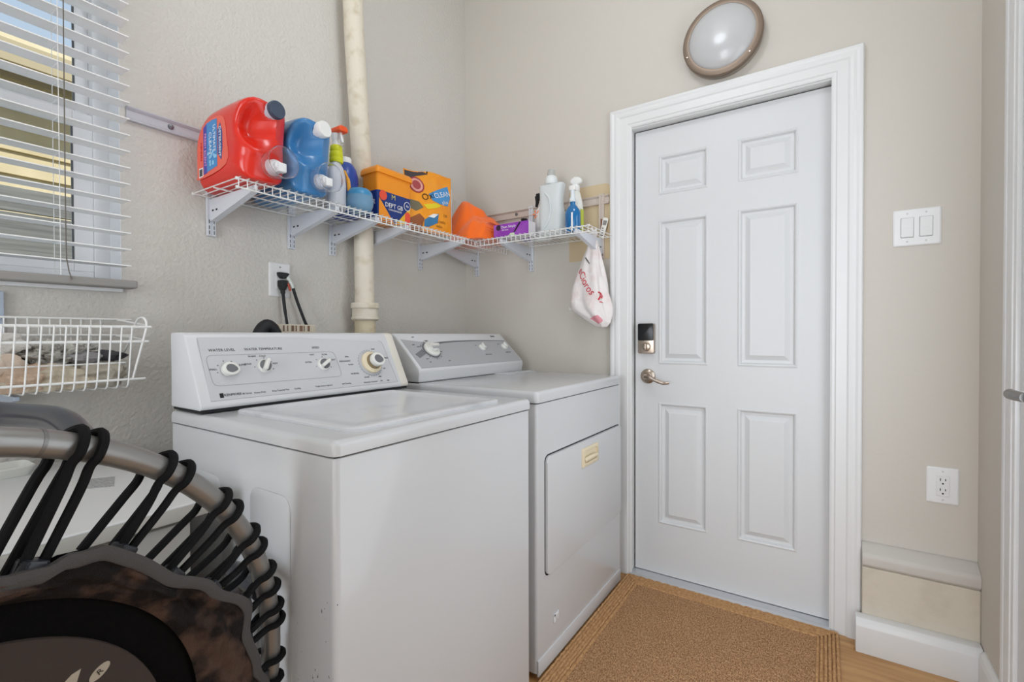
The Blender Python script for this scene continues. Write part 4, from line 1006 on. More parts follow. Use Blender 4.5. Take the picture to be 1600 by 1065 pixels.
bm = B(); pf(bm, [(-.450, ZS+.002), (-.505, ZS+.002), (-.503, ZS+.018), (-.482, ZS+.018), (-.472, ZS+.009)], .0007); obj('printed_scene', bm, mat('print_lime', (206, 222, 190), .5), fr_)
text('Clean Simply', (PX-.0009, -.468, ZS+.050), (0, -1, 0), (0, 0, 1), .0165, inkw, 'lettering', fr_)
text('200 sheets', (PX-.0009, -.45, ZS+.036), (0, -1, 0), (0, 0, 1), .009, inkw, 'lettering', fr_)
# dark capped bottle behind the purple box
bkb = bottle('spray_bottle', 'small bottle with black flip top behind the purple box', 'bottle', (-.150, -.492, ZS), [(0, 0), (.026, 0), (.028, .004), (.028, .055), (.022, .068), (.012, .073), (0, .073)], mat('violet_bottle', (120, 70, 160), .35), 20)
bm = B(); lathe(bm, (-.150, -.492, ZS+.072), (0, 0, 1), [(0, 0), (.0205, 0), (.021, .018), (.014, .022), (.013, .034), (0, .035)], 20); bm2 = box(bm, (-.175, -.500, ZS+.092), (-.148, -.484, ZS+.104), .002); obj('flip_top', bm, inkb, bkb, True, 40)
# white sprayer with flower label and black trigger
ws = bottle('spray_bottle', 'white spray bottle with orange flower print and black trigger behind the clear bottle', 'bottle', (-.095, -.565, ZS), [(0, 0), (.040, 0), (.043, .004), (.043, .12), (.036, .15), (.018, .175), (.014, .195), (0, .195)], mat('white_bottle', (234, 236, 236), .35), 26, .8, 1.)
bm = B(); prism(bm, [(-.1015, -.565+.028+y, ZS+.19+z) for y, z in ((-.04, 0), (-.012, 0), (-.008, .012), (.012, .034), (.012, .046), (-.04, .046))], (.02, 0, 0), .003, 2); sh = obj('spray_head', bm, inkb, ws, True)
bm = B(); prism(bm, [(-.0985, -.531+y, ZS+.225+z) for y, z in ((0, 0), (.014, 0), (.006, -.03), (.012, -.052), (.004, -.055), (-.006, -.03))], (.014, 0, 0), .002, 2); obj('trigger', bm, inkb, ws, True)
bm = B()
for k in range(6):
    a = k*PI/3; ct = Vector((-.127, -.546, ZS+.125)); uu = Vector((-.35, 1, 0)).normalized()
    prism(bm, [ct+uu*(math.cos(a+t)*r_)+Vector((0, 0, math.sin(a+t)*r_)) for t, r_ in ((-.3, .008), (0, .004), (.3, .008), (.2, .021), (-.2, .021))], Vector((-1, -.35, 0)).normalized()*.0015)
obj('flower_print', bm, mat('flower_orange', (240, 130, 84), .5), ws)
# clear bottle
cb = thing('clear_bottle', 'large clear bottle of pale liquid with white cap on the door wall shelf', 'bottle', (-.15, -.646, ZS))
clm = mat('clear_liquid', (240, 245, 246), .2, trans=.3, ior=1.15, coat=.3)
out = [(-.046, 0), (.046, 0), (.056, .008), (.060, .04), (.060, .10), (.054, .15), (.055, .19), (.063, .235), (.060, .246), (.034, .250), (-.034, .250), (-.060, .246), (-.063, .235), (-.06, .19), (-.062, .12), (-.060, .03), (-.056, .008)]
sm = [(p.x, p.y) for p in smooth_path([(a, c_, 0) for a, c_ in out], 3, True)]
bm = B(); pillow(bm, sm, .074, .030, lambda a, b, c_: Vector((-.15+c_, -.646-a, ZS+b))); obj('body', bm, clm, cb, True, 60)
bm = B(); lathe(bm, (-.15, -.640, ZS+.246), (0, 0, 1), [(0, 0), (.029, 0), (.0325, .006), (.028, .034), (.022, .040), (0, .040)], 26); obj('collar', bm, mat('cap_frost', (226, 230, 230), .35), cb, True, 45)
bm = B(); lathe(bm, (-.15, -.640, ZS+.285), (0, 0, 1), [(0, 0), (.018, 0), (.019, .01), (.016, .030), (0, .031)], 22); obj('cap', bm, mat('cap_clear', (214, 216, 214), .2, trans=.5, ior=1.15), cb, True, 45)
bm = B(); tube(bm, smooth_path([(-.189, -.646+.018, ZS+.20), (-.1895, -.646-.004, ZS+.17), (-.1895, -.646-.010, ZS+.12), (-.1895, -.646+.0, ZS+.07), (-.189, -.646+.020, ZS+.04)], 5), .0045, 8); obj('moulded_rib', bm, clm, cb, True)
# blue glass cleaner
gl = bottle('spray_bottle', 'clear spray bottle of bright blue liquid at the right shelf end', 'bottle', (-.18, -.767, ZS), [(0, 0), (.034, 0), (.0365, .004), (.0365, .082), (.034, .098), (.022, .116), (.0135, .124), (.012, .14), (0, .14)], mat('blue_liquid', (14, 108, 168), .12, coat=.5), 28, .75, 1., 0., 'liquid_body')
bm = B(); lathe(bm, (-.18, -.767, ZS+.138), (0, 0, 1), [(0, 0), (.0145, 0), (.0145, .016), (.010, .022), (.009, .06), (0, .06)], 18); obj('neck', bm, mat('neck_clear', (222, 230, 234), .25), gl, True, 45)
bm = B(); prism(bm, [(-.189, -.767+y, ZS+.19+z) for y, z in ((-.014, 0), (.012, 0), (.016, .012), (.014, .022), (-.012, .026), (-.016, .016))], (.018, 0, 0), .004, 2); obj('spray_head', bm, whp, gl, True)
bm = B(); box(bm, (-.2082, -.781, ZS+.006), (-.2072, -.773, ZS+.085)); obj('white_strip', bm, inkw, gl, label='narrow white upright strip')  # narrow white strip down the blue body
# white sprayer behind it
wsp = bottle('spray_bottle', 'tall white spray bottle with white trigger behind the blue one', 'bottle', (-.095, -.742, ZS), [(0, 0), (.034, 0), (.037, .004), (.037, .11), (.032, .16), (.022, .20), (.016, .215), (0, .215)], mat('white_bottle2', (236, 236, 230), .35), 26, .8, 1.)
bm = B(); lathe(bm, (-.095, -.742, ZS+.213), (0, 0, 1), [(0, 0), (.018, 0), (.018, .022), (.013, .03), (0, .03)], 18); obj('collar', bm, whp, wsp, True, 45)
bm = B(); prism(bm, [(-.106, -.742+y, ZS+.242+z) for y, z in ((-.030, .006), (-.012, 0), (.014, 0), (.026, .014), (.024, .026), (.004, .038), (-.022, .032), (-.032, .018))], (.022, 0, 0), .005, 3); obj('spray_head', bm, whp, wsp, True)
bm = B(); box(bm, (-.118, -.780, ZS+.01), (-.09, -.7785, ZS+.12)); obj('label_edge', bm, mat('lime_label', (200, 214, 80), .5), wsp, label='lime green label edge')

# ------------------------------------------------------------------ hanging plastic bag and tag
pg = thing('plastic_bag', 'knotted white grocery bag with red lettering hanging from the shelf end', 'bag', (-.075, -.82, 1.147))
bagm = mat('bag_film', (236, 230, 228), .35, bump=(22, .006, 4), var=(14, (226, 206, 202), .5, .75))
secs = [(1.590, -.828, .011, .012), (1.582, -.828, .017, .016), (1.572, -.828, .010, .011), (1.564, -.828, .012, .012), (1.535, -.823, .024, .020), (1.49, -.818, .040, .028), (1.44, -.812, .054, .036), (1.38, -.806, .070, .042), (1.32, -.803, .086, .046), (1.27, -.804, .098, .047), (1.235, -.812, .096, .044), (1.20, -.838, .070, .040), (1.17, -.858, .046, .030), (1.150, -.868, .022, .018), (1.146, -.869, .006, .006)]
def bagpt(t, ang, h=0.):
    i = min(int(t), len(secs)-2); q = t-i; z, cy_, a_, b_ = [secs[i][k]*(1-q)+secs[i+1][k]*q for k in range(4)]
    w = min(1, t/6); rr = 1+w*(.10*math.sin(ang*5+z*9)+.06*math.sin(ang*9-z*17)+.08*noise.noise(Vector((math.cos(ang)*1.5, math.sin(ang)*1.5, z*7))))
    return Vector((-.078+math.sin(ang)*(b_*rr+h), cy_+math.cos(ang)*(a_*rr+h), z))
bm = B(); na, nt = 56, 70; R_ = []
for j in range(nt+1):
    t = (len(secs)-1)*j/nt; R_.append([bm.verts.new(bagpt(t, 2*PI*i/na)) for i in range(na)])
for A, C in zip(R_, R_[1:]): ringface(bm, A, C)
bm.faces.new(R_[0]); bm.faces.new(R_[-1][::-1]); bgb = obj('bag_film', bm, bagm, pg, True, 70)
bm = B()
for dy, dz, dx in ((.010, .028, -.008), (-.012, .022, -.004), (.016, .006, -.010)):
    tube(bm, smooth_path([(-.078, -.828, 1.583), (-.078+dx, -.828+dy*.6, 1.583+dz*.6), (-.078+dx*1.5, -.828+dy, 1.583+dz)], 3), [.006]*3+[.007]*4, 6)
obj('knot_ears', bm, bagm, pg, True, 80)
bm = B(); tube(bm, smooth_path([bagpt(9.4, .35, .004), bagpt(9.7, .15, .010), Vector((-.08, -.708, 1.232)), Vector((-.08, -.700, 1.243))], 4), .0028, 6); obj('handle_strip', bm, inkw, pg, True)
def bagdecal(nm, pts, m, h=.0035):
    """pts in (t, angle) on the bag skin"""
    bm = B(); ct = Vector((0, 0)); 
    for p in pts: ct += Vector(p)/len(pts)
    q = []
    for i in range(len(pts)):
        a, c_ = Vector(pts[i]), Vector(pts[(i+1) % len(pts)])
        for k in range(5): q.append(a.lerp(c_, k/5))
    rg = [[bm.verts.new(bagpt(*(ct.lerp(p, s)), h)) for p in q] for s in (1, .66, .33)]
    for A, C in zip(rg, rg[1:]): ringface(bm, A, C)
    cv = bm.verts.new(bagpt(ct.x, ct.y, h))
    for i in range(len(q)): bm.faces.new((rg[-1][i], rg[-1][(i+1) % len(q)], cv))
    return obj(nm, bm, m, bgb)
redi = mat('bag_red', (206, 34, 56), .5); pinki = mat('bag_pink', (226, 150, 160), .5)
def bagtext(s, t0, a0, size, m, rot, kx=1.):
    cu = bpy.data.curves.new('t', 'FONT'); cu.body = s; cu.size = size; cu.align_x = 'CENTER'; cu.align_y = 'CENTER'; cu.resolution_u = 3
    o = bpy.data.objects.new('t', cu); me = bpy.data.meshes.new_from_object(o); bpy.data.objects.remove(o); bpy.data.curves.remove(cu)
    bm = B(); bm.from_mesh(me); bpy.data.meshes.remove(me)
    bmesh.ops.subdivide_edges(bm, edges=bm.edges, cuts=1)
    for v in bm.verts:
        x, y = v.co.x*kx, v.co.y; X_, Y_ = x*math.cos(rot)-y*math.sin(rot), x*math.sin(rot)+y*math.cos(rot)
        v.co = bagpt(t0-Y_/.05, a0-X_/.075, .0035)
    return obj('lettering', bm, m, bgb)
bagtext('eCioros', 7.35, -1.50, .043, redi, -.95, .9)
bagtext('P', 8.75, -2.42, .062, redi, -.6)
bagdecal('red_box', [(8.2, -2.22), (8.3, -2.66), (8.42, -2.66), (8.32, -2.22)], redi)
bagdecal('red_box', [(9.15, -2.22), (9.25, -2.62), (9.36, -2.62), (9.26, -2.22)], redi)
bagdecal('pink_band', [(11.4, -1.15), (10.9, -1.9), (11.7, -2.2), (12.4, -1.6)], pinki)
bagdecal('grey_streak', [(5.3, -1.25), (5.9, -1.7), (6.05, -1.7), (5.45, -1.25)], mat('streak', (96, 92, 90), .6))
tg = thing('paper_tag', 'white paper tag with barcode stuck beside the plastic bag knot', 'tag', (-.018, -.846, 1.575))
bm = B(); yv, zv = Vector((0, -.26, .965)), Vector((0, -.965, -.26))
prism(bm, [Vector((-.020, -.838, 1.572))+yv*b+zv*a for a, b in ((-.013, 0), (.013, 0), (.013, .092), (.007, .097), (-.013, .097))], (-.0008, 0, 0)); tgb = obj('card', bm, mat('tag_card', (236, 232, 226), .6), tg)
bm = B()
for k in range(7): prism(bm, [Vector((-.0210, -.838, 1.572))+yv*b+zv*a for a, b in ((-.009+k*.0026, .062), (-.0076+k*.0026, .062), (-.0076+k*.0026, .084), (-.009+k*.0026, .084))], (-.0004, 0, 0))
for k in range(4): prism(bm, [Vector((-.0210, -.838, 1.572))+yv*b+zv*a for a, b in ((-.008, .012+k*.011), (.006-k*.002, .012+k*.011), (.006-k*.002, .016+k*.011), (-.008, .016+k*.011))], (-.0004, 0, 0))
obj('printed_lines', bm, ink, tgb, kind='stuff')

# ------------------------------------------------------------------ wall outlet with plugs behind the washer
def wall_plate(nm, label, cat, c, U, N, w, h, inserts, m=None):
    """c centre on wall; U right on the face, N out of the wall"""
    U, N = Vector(U), Vector(N); V = Vector((0, 0, 1)); t = thing(nm, label, cat, c); c = Vector(c)
    bm = B(); L = []
    for ins, d in ((0, 0), (0, .003), (.003, .0058), (.006, .006)):
        L.append([bm.verts.new(c+U*a+V*b+N*d) for a, b in rin(w, h, .004, 3, 0, 0, ins)])
    for A, C in zip(L, L[1:]): ringface(bm, A, C)
    bm.faces.new(L[0][::-1]); bm.faces.new(L[-1]); obj('plate', bm, m or mat('plate_white', (232, 232, 232), .3), t, True, 40)
    return t, (lambda a, b, d=0.: c+U*a+V*b+N*d)
def slots(bm, P, a, b, N):
    for x, w, h in ((-.0065, .0022, .009), (.0065, .0022, .0075)): prism(bm, [P(a+x+i, b+.004+j, .0088) for i, j in rrect(w, h, .0008, 2)], Vector(N)*.0005)
    prism(bm, [P(a+i, b-.009+j, .0088) for i, j in disc(0, 0, .0028, 10)], Vector(N)*.0005)
recm = mat('receptacle_white', (228, 228, 228), .35)
# on the door wall right
ol, P = wall_plate('wall_outlet', 'white double socket outlet above the ledge right of the entry door', 'outlet', (0, -2.062, .599), (0, -1, 0), (-1, 0, 0), .083, .122, 0)
bm = B(); prism(bm, [P(a, b, .0055) for a, b in rrect(.034, .068, .003, 3)], (-.0035, 0, 0), .0008, 1); rc = obj('receptacle', bm, recm, ol)
bm = B(); slots(bm, P, 0, .017, (-1, 0, 0)); slots(bm, P, 0, -.017, (-1, 0, 0)); obj('socket_slots', bm, inkb, rc)
for b in (.048, -.048):
    bm = B(); lathe(bm, P(0, b, .0055), (-1, 0, 0), [(0, 0), (.0035, 0), (.003, .0015), (0, .0018)], 12); obj('screw', bm, mat('screw_white', (206, 206, 208), .4), ol, True)
# back wall
ol2, P = wall_plate('wall_outlet', 'white socket outlet with black plugs on the wall behind the washer', 'outlet', (-1.1235, 0, 1.3235), (1, 0, 0), (0, -1, 0), .084, .128, 0)
bm = B(); prism(bm, [P(a, b, .0055) for a, b in rrect(.034, .068, .003, 3)], (0, -.0035, 0), .0008, 1); rc = obj('receptacle', bm, recm, ol2)
bm = B(); lathe(bm, P(0, .048, .0055), (0, -1, 0), [(0, 0), (.0035, 0), (.003, .0015), (0, .0018)], 12); obj('screw', bm, mat('screw_grey', (150, 150, 152), .4), ol2, True)
p1 = thing('power_plug', 'black plug and cord in the lower socket behind the washer', 'plug', P(0, -.02, .009))
bm = B(); prism(bm, [P(a, -.018+b, .0092) for a, b in ((-.014, .016), (.014, .016), (.014, -.006), (.007, -.022), (-.007, -.022), (-.014, -.006))], (0, -.026, 0), .004, 2); obj('plug_body', bm, rub, p1, True)
bm = B(); tube(bm, smooth_path([P(0, -.036, .022), P(.001, -.062, .024), P(.004, -.11, .028), P(.008, -.16, .034), P(.009, -.20, .04), P(.010, -.30, .06)], 5), [.0085]*4+[.006]*8+[.0052]*14, 10); obj('cord', bm, rub, p1, True)
p2 = thing('power_plug', 'flat black plug with white adapter and slanting cord in the upper socket', 'plug', P(0, .02, .009))
bm = B(); prism(bm, [P(a, .016+b, .0092) for a, b in ((-.018, .011), (.014, .010), (.024, .008), (.024, .004), (.014, .001), (.010, -.012), (-.006, -.012), (-.014, -.002))], (0, -.022, 0), .003, 2); obj('plug_body', bm, rub, p2, True)
bm = B(); tube(bm, [P(.016, .012, .024), P(.024, .0, .026), P(.033, -.022, .030), P(.036, -.032, .031)], [.006, .0075, .0075, .005], 10); obj('adapter', bm, mat('adapter_clear', (216, 222, 216), .25), p2, True)
bm = B(); tube(bm, [P(.012, -.010, .024), P(.016, -.016, .032), P(.022, -.036, .034), P(.024, -.040, .034)], .0042, 8); obj('ground_tab', bm, mat('ground_rust', (178, 78, 56), .5), p2, True, label='rust red ground tab')
bm = B(); tube(bm, smooth_path([P(.036, -.030, .031), P(.054, -.085, .033), P(.080, -.155, .037), P(.098, -.20, .042), P(.11, -.30, .06)], 5), .0058, 10); obj('cord', bm, rub, p2, True)
# hose coil and valve box behind the washer
hs = tag(obj('drain_hose', tube(B(), smooth_path([(-1.318, -.20, .75), (-1.317, -.20, 1.06), (-1.308, -.20, 1.12), (-1.283, -.20, 1.146), (-1.257, -.20, 1.118), (-1.250, -.20, 1.06), (-1.250, -.20, .75)], 6), .021, 12), rub, None, True), 'black rubber hose loop rising behind the washer console', 'hose')
vb = thing('valve_box', 'cream strip with brown marks peeking above the washer console', 'box', (-1.15, -.15, 1.08))
bm = B(); box(bm, (-1.225, -.17, 1.04), (-1.085, -.13, 1.152), .003); vbb = obj('box_body', bm, mat('box_cream', (214, 204, 186), .6), vb)
bm = B()
for k, w in enumerate((.006, .004, .010, .005, .012, .004, .009)): box(bm, (-1.212+k*.0155, -.1708, 1.128), (-1.212+k*.0155+w, -.1702, 1.148))
obj('printed_marks', bm, mat('mark_brown', (128, 100, 80), .7), vbb, kind='stuff')
# ------------------------------------------------------------------ light switch, wall light
sw, P = wall_plate('light_switch', 'white double rocker switch plate right of the entry door', 'switch', (0, -1.990, 1.4805), (0, -1, 0), (-1, 0, 0), .128, .126, 0)
grt = mat('rocker_gap', (150, 150, 150), .6)
for a in (-.0255, .0245):
    bm = B(); prism(bm, [P(a+x, b, .0056) for x, b in rrect(.036, .069, .002, 2)], (-.0007, 0, 0)); gp = obj('rocker_surround', bm, grt, sw)
    bm = B(); prism(bm, [P(a-.0165, -.033, .006), P(a-.0165, -.033, .0095), P(a-.0165, .0, .0082), P(a-.0165, .033, .0115), P(a-.0165, .033, .006)], (0, -.033, 0), .0008, 1); obj('rocker', bm, recm, gp)
    for b in (.0485, -.0485):
        bm = B(); lathe(bm, P(a, b, .0055), (-1, 0, 0), [(0, 0), (.0032, 0), (.003, .0014), (0, .0016)], 12); obj('screw', bm, mat('screw_white2', (204, 204, 206), .4), sw, True)
wlp = thing('wall_light', 'round bronze rimmed wall light with frosted dome above the entry door', 'light', (0, -1.37, 2.322))
C = Vector((0, -1.372, 2.322)); ax = (-1, 0, 0)
bm = B(); lathe(bm, C, ax, [(0, 0), (.146, 0), (.146, .026), (.140, .030), (0, .030)], 64); obj('base', bm, mat('base_grey', (168, 162, 152), .45, .4), wlp, True, 35)
bm = B(); lathe(bm, C, ax, [(.126, .030), (.150, .030), (.1525, .034), (.1525, .046), (.149, .051), (.134, .055), (.127, .054), (.126, .05)], 64); bz = obj('bezel', bm, bronze, wlp, True, 35)
bm = B(); lathe(bm, C, ax, [(.129, .046), (.127, .053), (.118, .062), (.098, .073), (.07, .082), (.035, .087), (0, .088)], 64); obj('diffuser', bm, mat('frosted_glass', (192, 192, 193), .25, coat=.3), wlp, True, 60)
for k in range(3):
    a = math.radians(-42+k*120); bm = B(); lathe(bm, C+Vector((-.052, math.cos(a)*.141*-1, math.sin(a)*.141)), ax, [(0, 0), (.004, 0), (.0035, .003), (0, .0035)], 10); obj('screw', bm, nickel, bz, True)

# ------------------------------------------------------------------ door mat
mt = thing('door_mat', 'brown woven coir mat in front of the entry door', 'mat', (-.6, -1.383, 0))
mm = mat('coir_brown', (214, 168, 124), .95, var=(110, (142, 98, 60), .36, .64, (1, 2.6, 1)))
def coir(m, ang, sc):
    n = m.node_tree.nodes; l = m.node_tree.links; b = n['Principled BSDF']
    t = n.new('ShaderNodeTexCoord'); mp = n.new('ShaderNodeMapping'); mp.inputs['Rotation'].default_value = (0, 0, ang)
    w = n.new('ShaderNodeTexWave'); w.inputs['Scale'].default_value = sc; w.inputs['Distortion'].default_value = 3.5; w.inputs['Detail'].default_value = 2; w.inputs['Detail Scale'].default_value = 3
    bu = n.new('ShaderNodeBump'); bu.inputs['Distance'].default_value = .004; bu.inputs['Strength'].default_value = .9
    l.new(t.outputs['Object'], mp.inputs[0]); l.new(mp.outputs[0], w.inputs['Vector']); l.new(w.outputs['Fac'], bu.inputs['Height']); l.new(bu.outputs[0], b.inputs['Normal'])
coir(mm, .35, 38)
mx0, mx1, my0, my1 = -1.30, -.024, -1.776, -.9685
bm = B(); box(bm, (mx0+.07, my0+.07, .0005), (mx1-.07, my1-.07, .008)); obj('woven_field', bm, mm, mt)
rb_ = mat('coir_border', (208, 164, 116), .95, var=(90, (160, 114, 72), .3, .75), bump=(180, .002))
for k in range(6):
    o = k*.0118; bm = B(); w = .0058
    pts = [(mx0+o+w, my0+o+w), (mx1-o-w, my0+o+w), (mx1-o-w, my1-o-w), (mx0+o+w, my1-o-w)]
    P3 = []
    for i in range(4):
        a, c_ = Vector((*pts[i], .0065)), Vector((*pts[(i+1) % 4], .0065)); nn_ = int((c_-a).length/.012)
        for q in range(nn_): P3.append(a.lerp(c_, q/nn_)+Vector((0, 0, .0012*math.sin(q*2.1+k))))
    tube(bm, P3, [.0058+.0007*math.sin(i*1.9+k) for i in range(len(P3))], 6, True); obj('border_rope', bm, rb_, mt, True)
# ------------------------------------------------------------------ hanging wire basket with cloths
bk = thing('wire_basket', 'white wire basket of towels hung below the window', 'basket', (-1.9, -.14, .98))
bx0, bxr = -2.45, -1.632
def bt(nm, pts, r, par=bk, n=8): 
    bm = B(); tube(bm, pts, r, n); return obj(nm, bm, wire, par, True)
bt('front_rail', [(bx0, -.25, 1.1355), (bxr+.010, -.25, 1.1355)], .0036)
bt('front_rail', [(bx0, -.249, 1.098), (bxr+.004, -.249, 1.098)], .0036)
bt('front_rail', [(bx0, -.240, 1.0405), (-1.675, -.240, 1.045)], .0018)
bt('bottom_rail', smooth_path([(bx0, -.246, 1.002), (-1.70, -.246, 1.002), (-1.662, -.245, 1.002)], 3), .003)
bt('back_rail', smooth_path([(bx0, -.03, 1.160), (-1.66, -.03, 1.160), (-1.63, -.045, 1.158), (-1.615, -.12, 1.148), (-1.622, -.246, 1.137)], 6), .003)
bt('back_rail', smooth_path([(bx0, -.035, 1.115), (-1.66, -.035, 1.115), (-1.635, -.05, 1.113), (-1.618, -.12, 1.108), (-1.630, -.245, 1.099)], 6), .003)
bt('side_hoop', smooth_path([(-1.662, -.245, 1.002), (-1.640, -.250, 1.10), (-1.632, -.249, 1.140), (-1.632, -.235, 1.158), (-1.634, -.21, 1.160), (-1.637, -.19, 1.145), (-1.645, -.15, 1.08), (-1.66, -.06, 1.0)], 6), .0028)
for k in range(37):
    x = -1.668-k*.0209
    if x < bx0: break
    bm = B(); tube(bm, smooth_path([(x+.004, -.2525, 1.137), (x, -.250, 1.06), (x-.003, -.247, 1.0), (x-.004, -.240, .984), (x-.004, -.22, .981), (x-.004, -.14, .981), (x-.003, -.06, .982), (x, -.036, 1.0), (x+.002, -.031, 1.08), (x+.003, -.030, 1.16)], 2), .0018, 6)
    if k == 0: v0 = obj('upright_wire', bm, wire, bk, True)
    else:
        bm.free(); c = v0.copy(); COL.objects.link(c); c.location = v0.location+Vector((-k*.0209, 0, 0))
st_ = thing('basket_standard', 'pale blue-grey wall upright holding the wire basket at the left', 'bracket', (-1.862, 0, .95))
pm_ = mat('pale_blue_metal', (176, 188, 204), .4)
bm = B(); box(bm, (-1.874, -.013, .95), (-1.849, -.001, 1.225), .0015); obj('upright', bm, pm_, st_)
bm = B(); prism(bm, [(-1.868, -.013, .975), (-1.868, -.20, .975), (-1.868, -.20, .966), (-1.868, -.013, .935)], (.010, 0, 0), .001, 1); obj('arm', bm, pm_, st_)
def cloth(label, c, rad, seed, m, amp=.3, fr=1.8, ridge=.18, nm='towel', grp='cloths in the wire basket'):
    bm = B(); lump(bm, c, rad, seed, amp, fr, 5, .9838, ridge); o = obj(nm, bm, m, None, True, 180); return tag(o, label, 'towel', grp)
peach = mat('peach_towel', (232, 212, 194), .95, bump=(300, .003), sheen=.4); pale = mat('pale_towel', (226, 222, 216), .95, bump=(260, .004), sheen=.4)
rag = mat('grey_rag', (206, 204, 196), .95, bump=(200, .006), var=(60, (140, 136, 130), .45, .65)); beige = mat('beige_cloth', (206, 194, 174), .95, bump=(300, .002))
lino = mat('greige_cloth', (192, 184, 170), .95, bump=(300, .002)); dark = mat('charcoal_cloth', (70, 68, 72), .95, bump=(300, .002))
cloth('peach towel folded at the left end of the basket', (-1.93, -.17, 1.035), (.085, .062, .055), 1, peach, .26, 1.5, .2)
cloth('pale cream towel topping the peach one in the basket', (-1.93, -.15, 1.085), (.088, .056, .040), 2, pale, .3, 1.8, .2)
cloth('beige towel bunched low at the front left of the basket', (-1.845, -.19, 1.012), (.062, .048, .036), 3, mat('beige_pink_towel', (208, 182, 160), .95, bump=(300, .003)), .28, 1.7, .2)
cloth('shaggy grey rag piled in the middle of the basket', (-1.785, -.13, 1.058), (.080, .056, .040), 4, rag, .5, 3.2, .3, 'rag')
cloth('greige cloth spread low along the middle of the basket', (-1.80, -.185, 1.006), (.085, .050, .036), 5, beige, .3, 1.8, .22, 'rag')
cloth('stone coloured cloth at the right end of the basket', (-1.722, -.175, 1.012), (.062, .055, .040), 6, lino, .28, 1.7, .2, 'rag')
cloth('charcoal edged sock on top at the right of the basket', (-1.700, -.16, 1.060), (.052, .034, .016), 7, dark, .25, 1.6, .12, 'sock')
cloth('grey sock lying beside the charcoal one in the basket', (-1.735, -.175, 1.058), (.038, .030, .015), 8, mat('grey_sock', (150, 148, 150), .95, bump=(300, .002)), .25, 1.6, .12, 'sock')

# ------------------------------------------------------------------ base cabinet behind the trampoline
ut = thing('base_cabinet', 'low white cabinet with overhanging top between washer and window wall', 'cabinet', (-2.05, -.36, 0))
um = mat('counter_white', (226, 226, 225), .35); um2 = mat('cabinet_body', (214, 212, 206), .45); um3 = mat('counter_edge', (212, 209, 200), .5)
ux0, ux1, uy0, uy1, uzt = -2.50, -1.655, -.68, -.03, .780
bm = B(); rbox(bm, (ux0, uy0, uzt-.004), (ux1, uy1, uzt), .012, .003, .0005); top_ = obj('worktop', bm, um, ut, True)
bm = B(); rbox(bm, (ux0, uy0, uzt-.030), (ux1, uy1, uzt-.004), .012, .001, .002); obj('worktop_edge', bm, um3, top_, True)
bm = B(); box(bm, (ux0+.02, uy0+.04, .07), (ux1-.04, uy1, uzt-.030), .003); obj('body', bm, um2, ut)
bm = B(); box(bm, (ux0+.04, uy0+.07, 0), (ux1-.045, uy1, .07)); obj('plinth', bm, um2, ut)
for a, c in ((ux0+.026, -2.083), (-2.077, ux1-.046)):
    bm = B(); box(bm, (a, uy0+.022, .085), (c, uy0+.04, uzt-.042), .003); dr = obj('door', bm, um2, ut)
    hx_ = c-.05 if a < -2.2 else a+.05
    bm = B(); tube(bm, [(hx_, uy0+.008, .56), (hx_, uy0-.012, .565), (hx_, uy0-.012, .655), (hx_, uy0+.008, .66)], .005, 8); obj('handle', bm, nickel, dr, True)
bm = B(); prism(bm, [(-1.778, -.300, uzt), (-1.799, -.384, uzt), (-1.754, -.421, uzt), (-1.726, -.331, uzt)], (0, 0, .0012)); obj('tape_strip', bm, mat('tape_grey', (150, 150, 150), .5, var=(160, (184, 184, 184), .4, .6)), top_, label='grey tape strip stuck on the top')
tr_ = thing('soap_tray', 'small pale tray at the back of the white cabinet top', 'tray', (-1.90, -.10, uzt))
bm = B(); base_ = (.16, .10, .02, 4, -1.90, -.10); L = []
for ins, z in ((.012, 0), (.0, .022), (.003, .024), (.012, .006)): L.append([bm.verts.new((x, y, uzt+.0003+z)) for x, y in rin(*base_, ins)])
for A, C in zip(L, L[1:]): ringface(bm, A, C)
bm.faces.new(L[0][::-1]); bm.faces.new(L[-1]); obj('tray_body', bm, mat('tray_pale', (222, 222, 216), .4), tr_, True, 50)

# ------------------------------------------------------------------ mini trampoline standing on its rim
TO = Vector((-2.1305, -.9825, .5151)); TR, ty_, tt_ = .4955, .2525, -.0603
E1 = Vector((math.cos(ty_), math.sin(ty_), 0)); nn_ = Vector((-math.sin(ty_), math.cos(ty_), 0)); E2 = Vector((0, 0, 1))*math.cos(tt_)+nn_*math.sin(tt_); TN = E1.cross(E2)
def TP(rho, deg, h=0.):
    a = math.radians(deg); return TO+(E1*math.cos(a)+E2*math.sin(a))*rho+TN*h
rT = .0165
tp = thing('mini_trampoline', 'round mini trampoline with silver rim and black bungee cords standing on edge', 'trampoline', (TO.x, TO.y, 0))
bm = B(); tube(bm, [TP(TR, i*3) for i in range(120)], rT, 20, True); rim = obj('rim', bm, steel, tp, True, label='silver steel rim tube')
for d in (73.5, 192, -47.):
    bm = B(); tube(bm, [TP(TR, d-.25), TP(TR, d), TP(TR, d+.25)], rT+.0004, 20); obj('rim_joint', bm, mat('joint_grey', (128, 127, 126), .4, .6), rim, True)
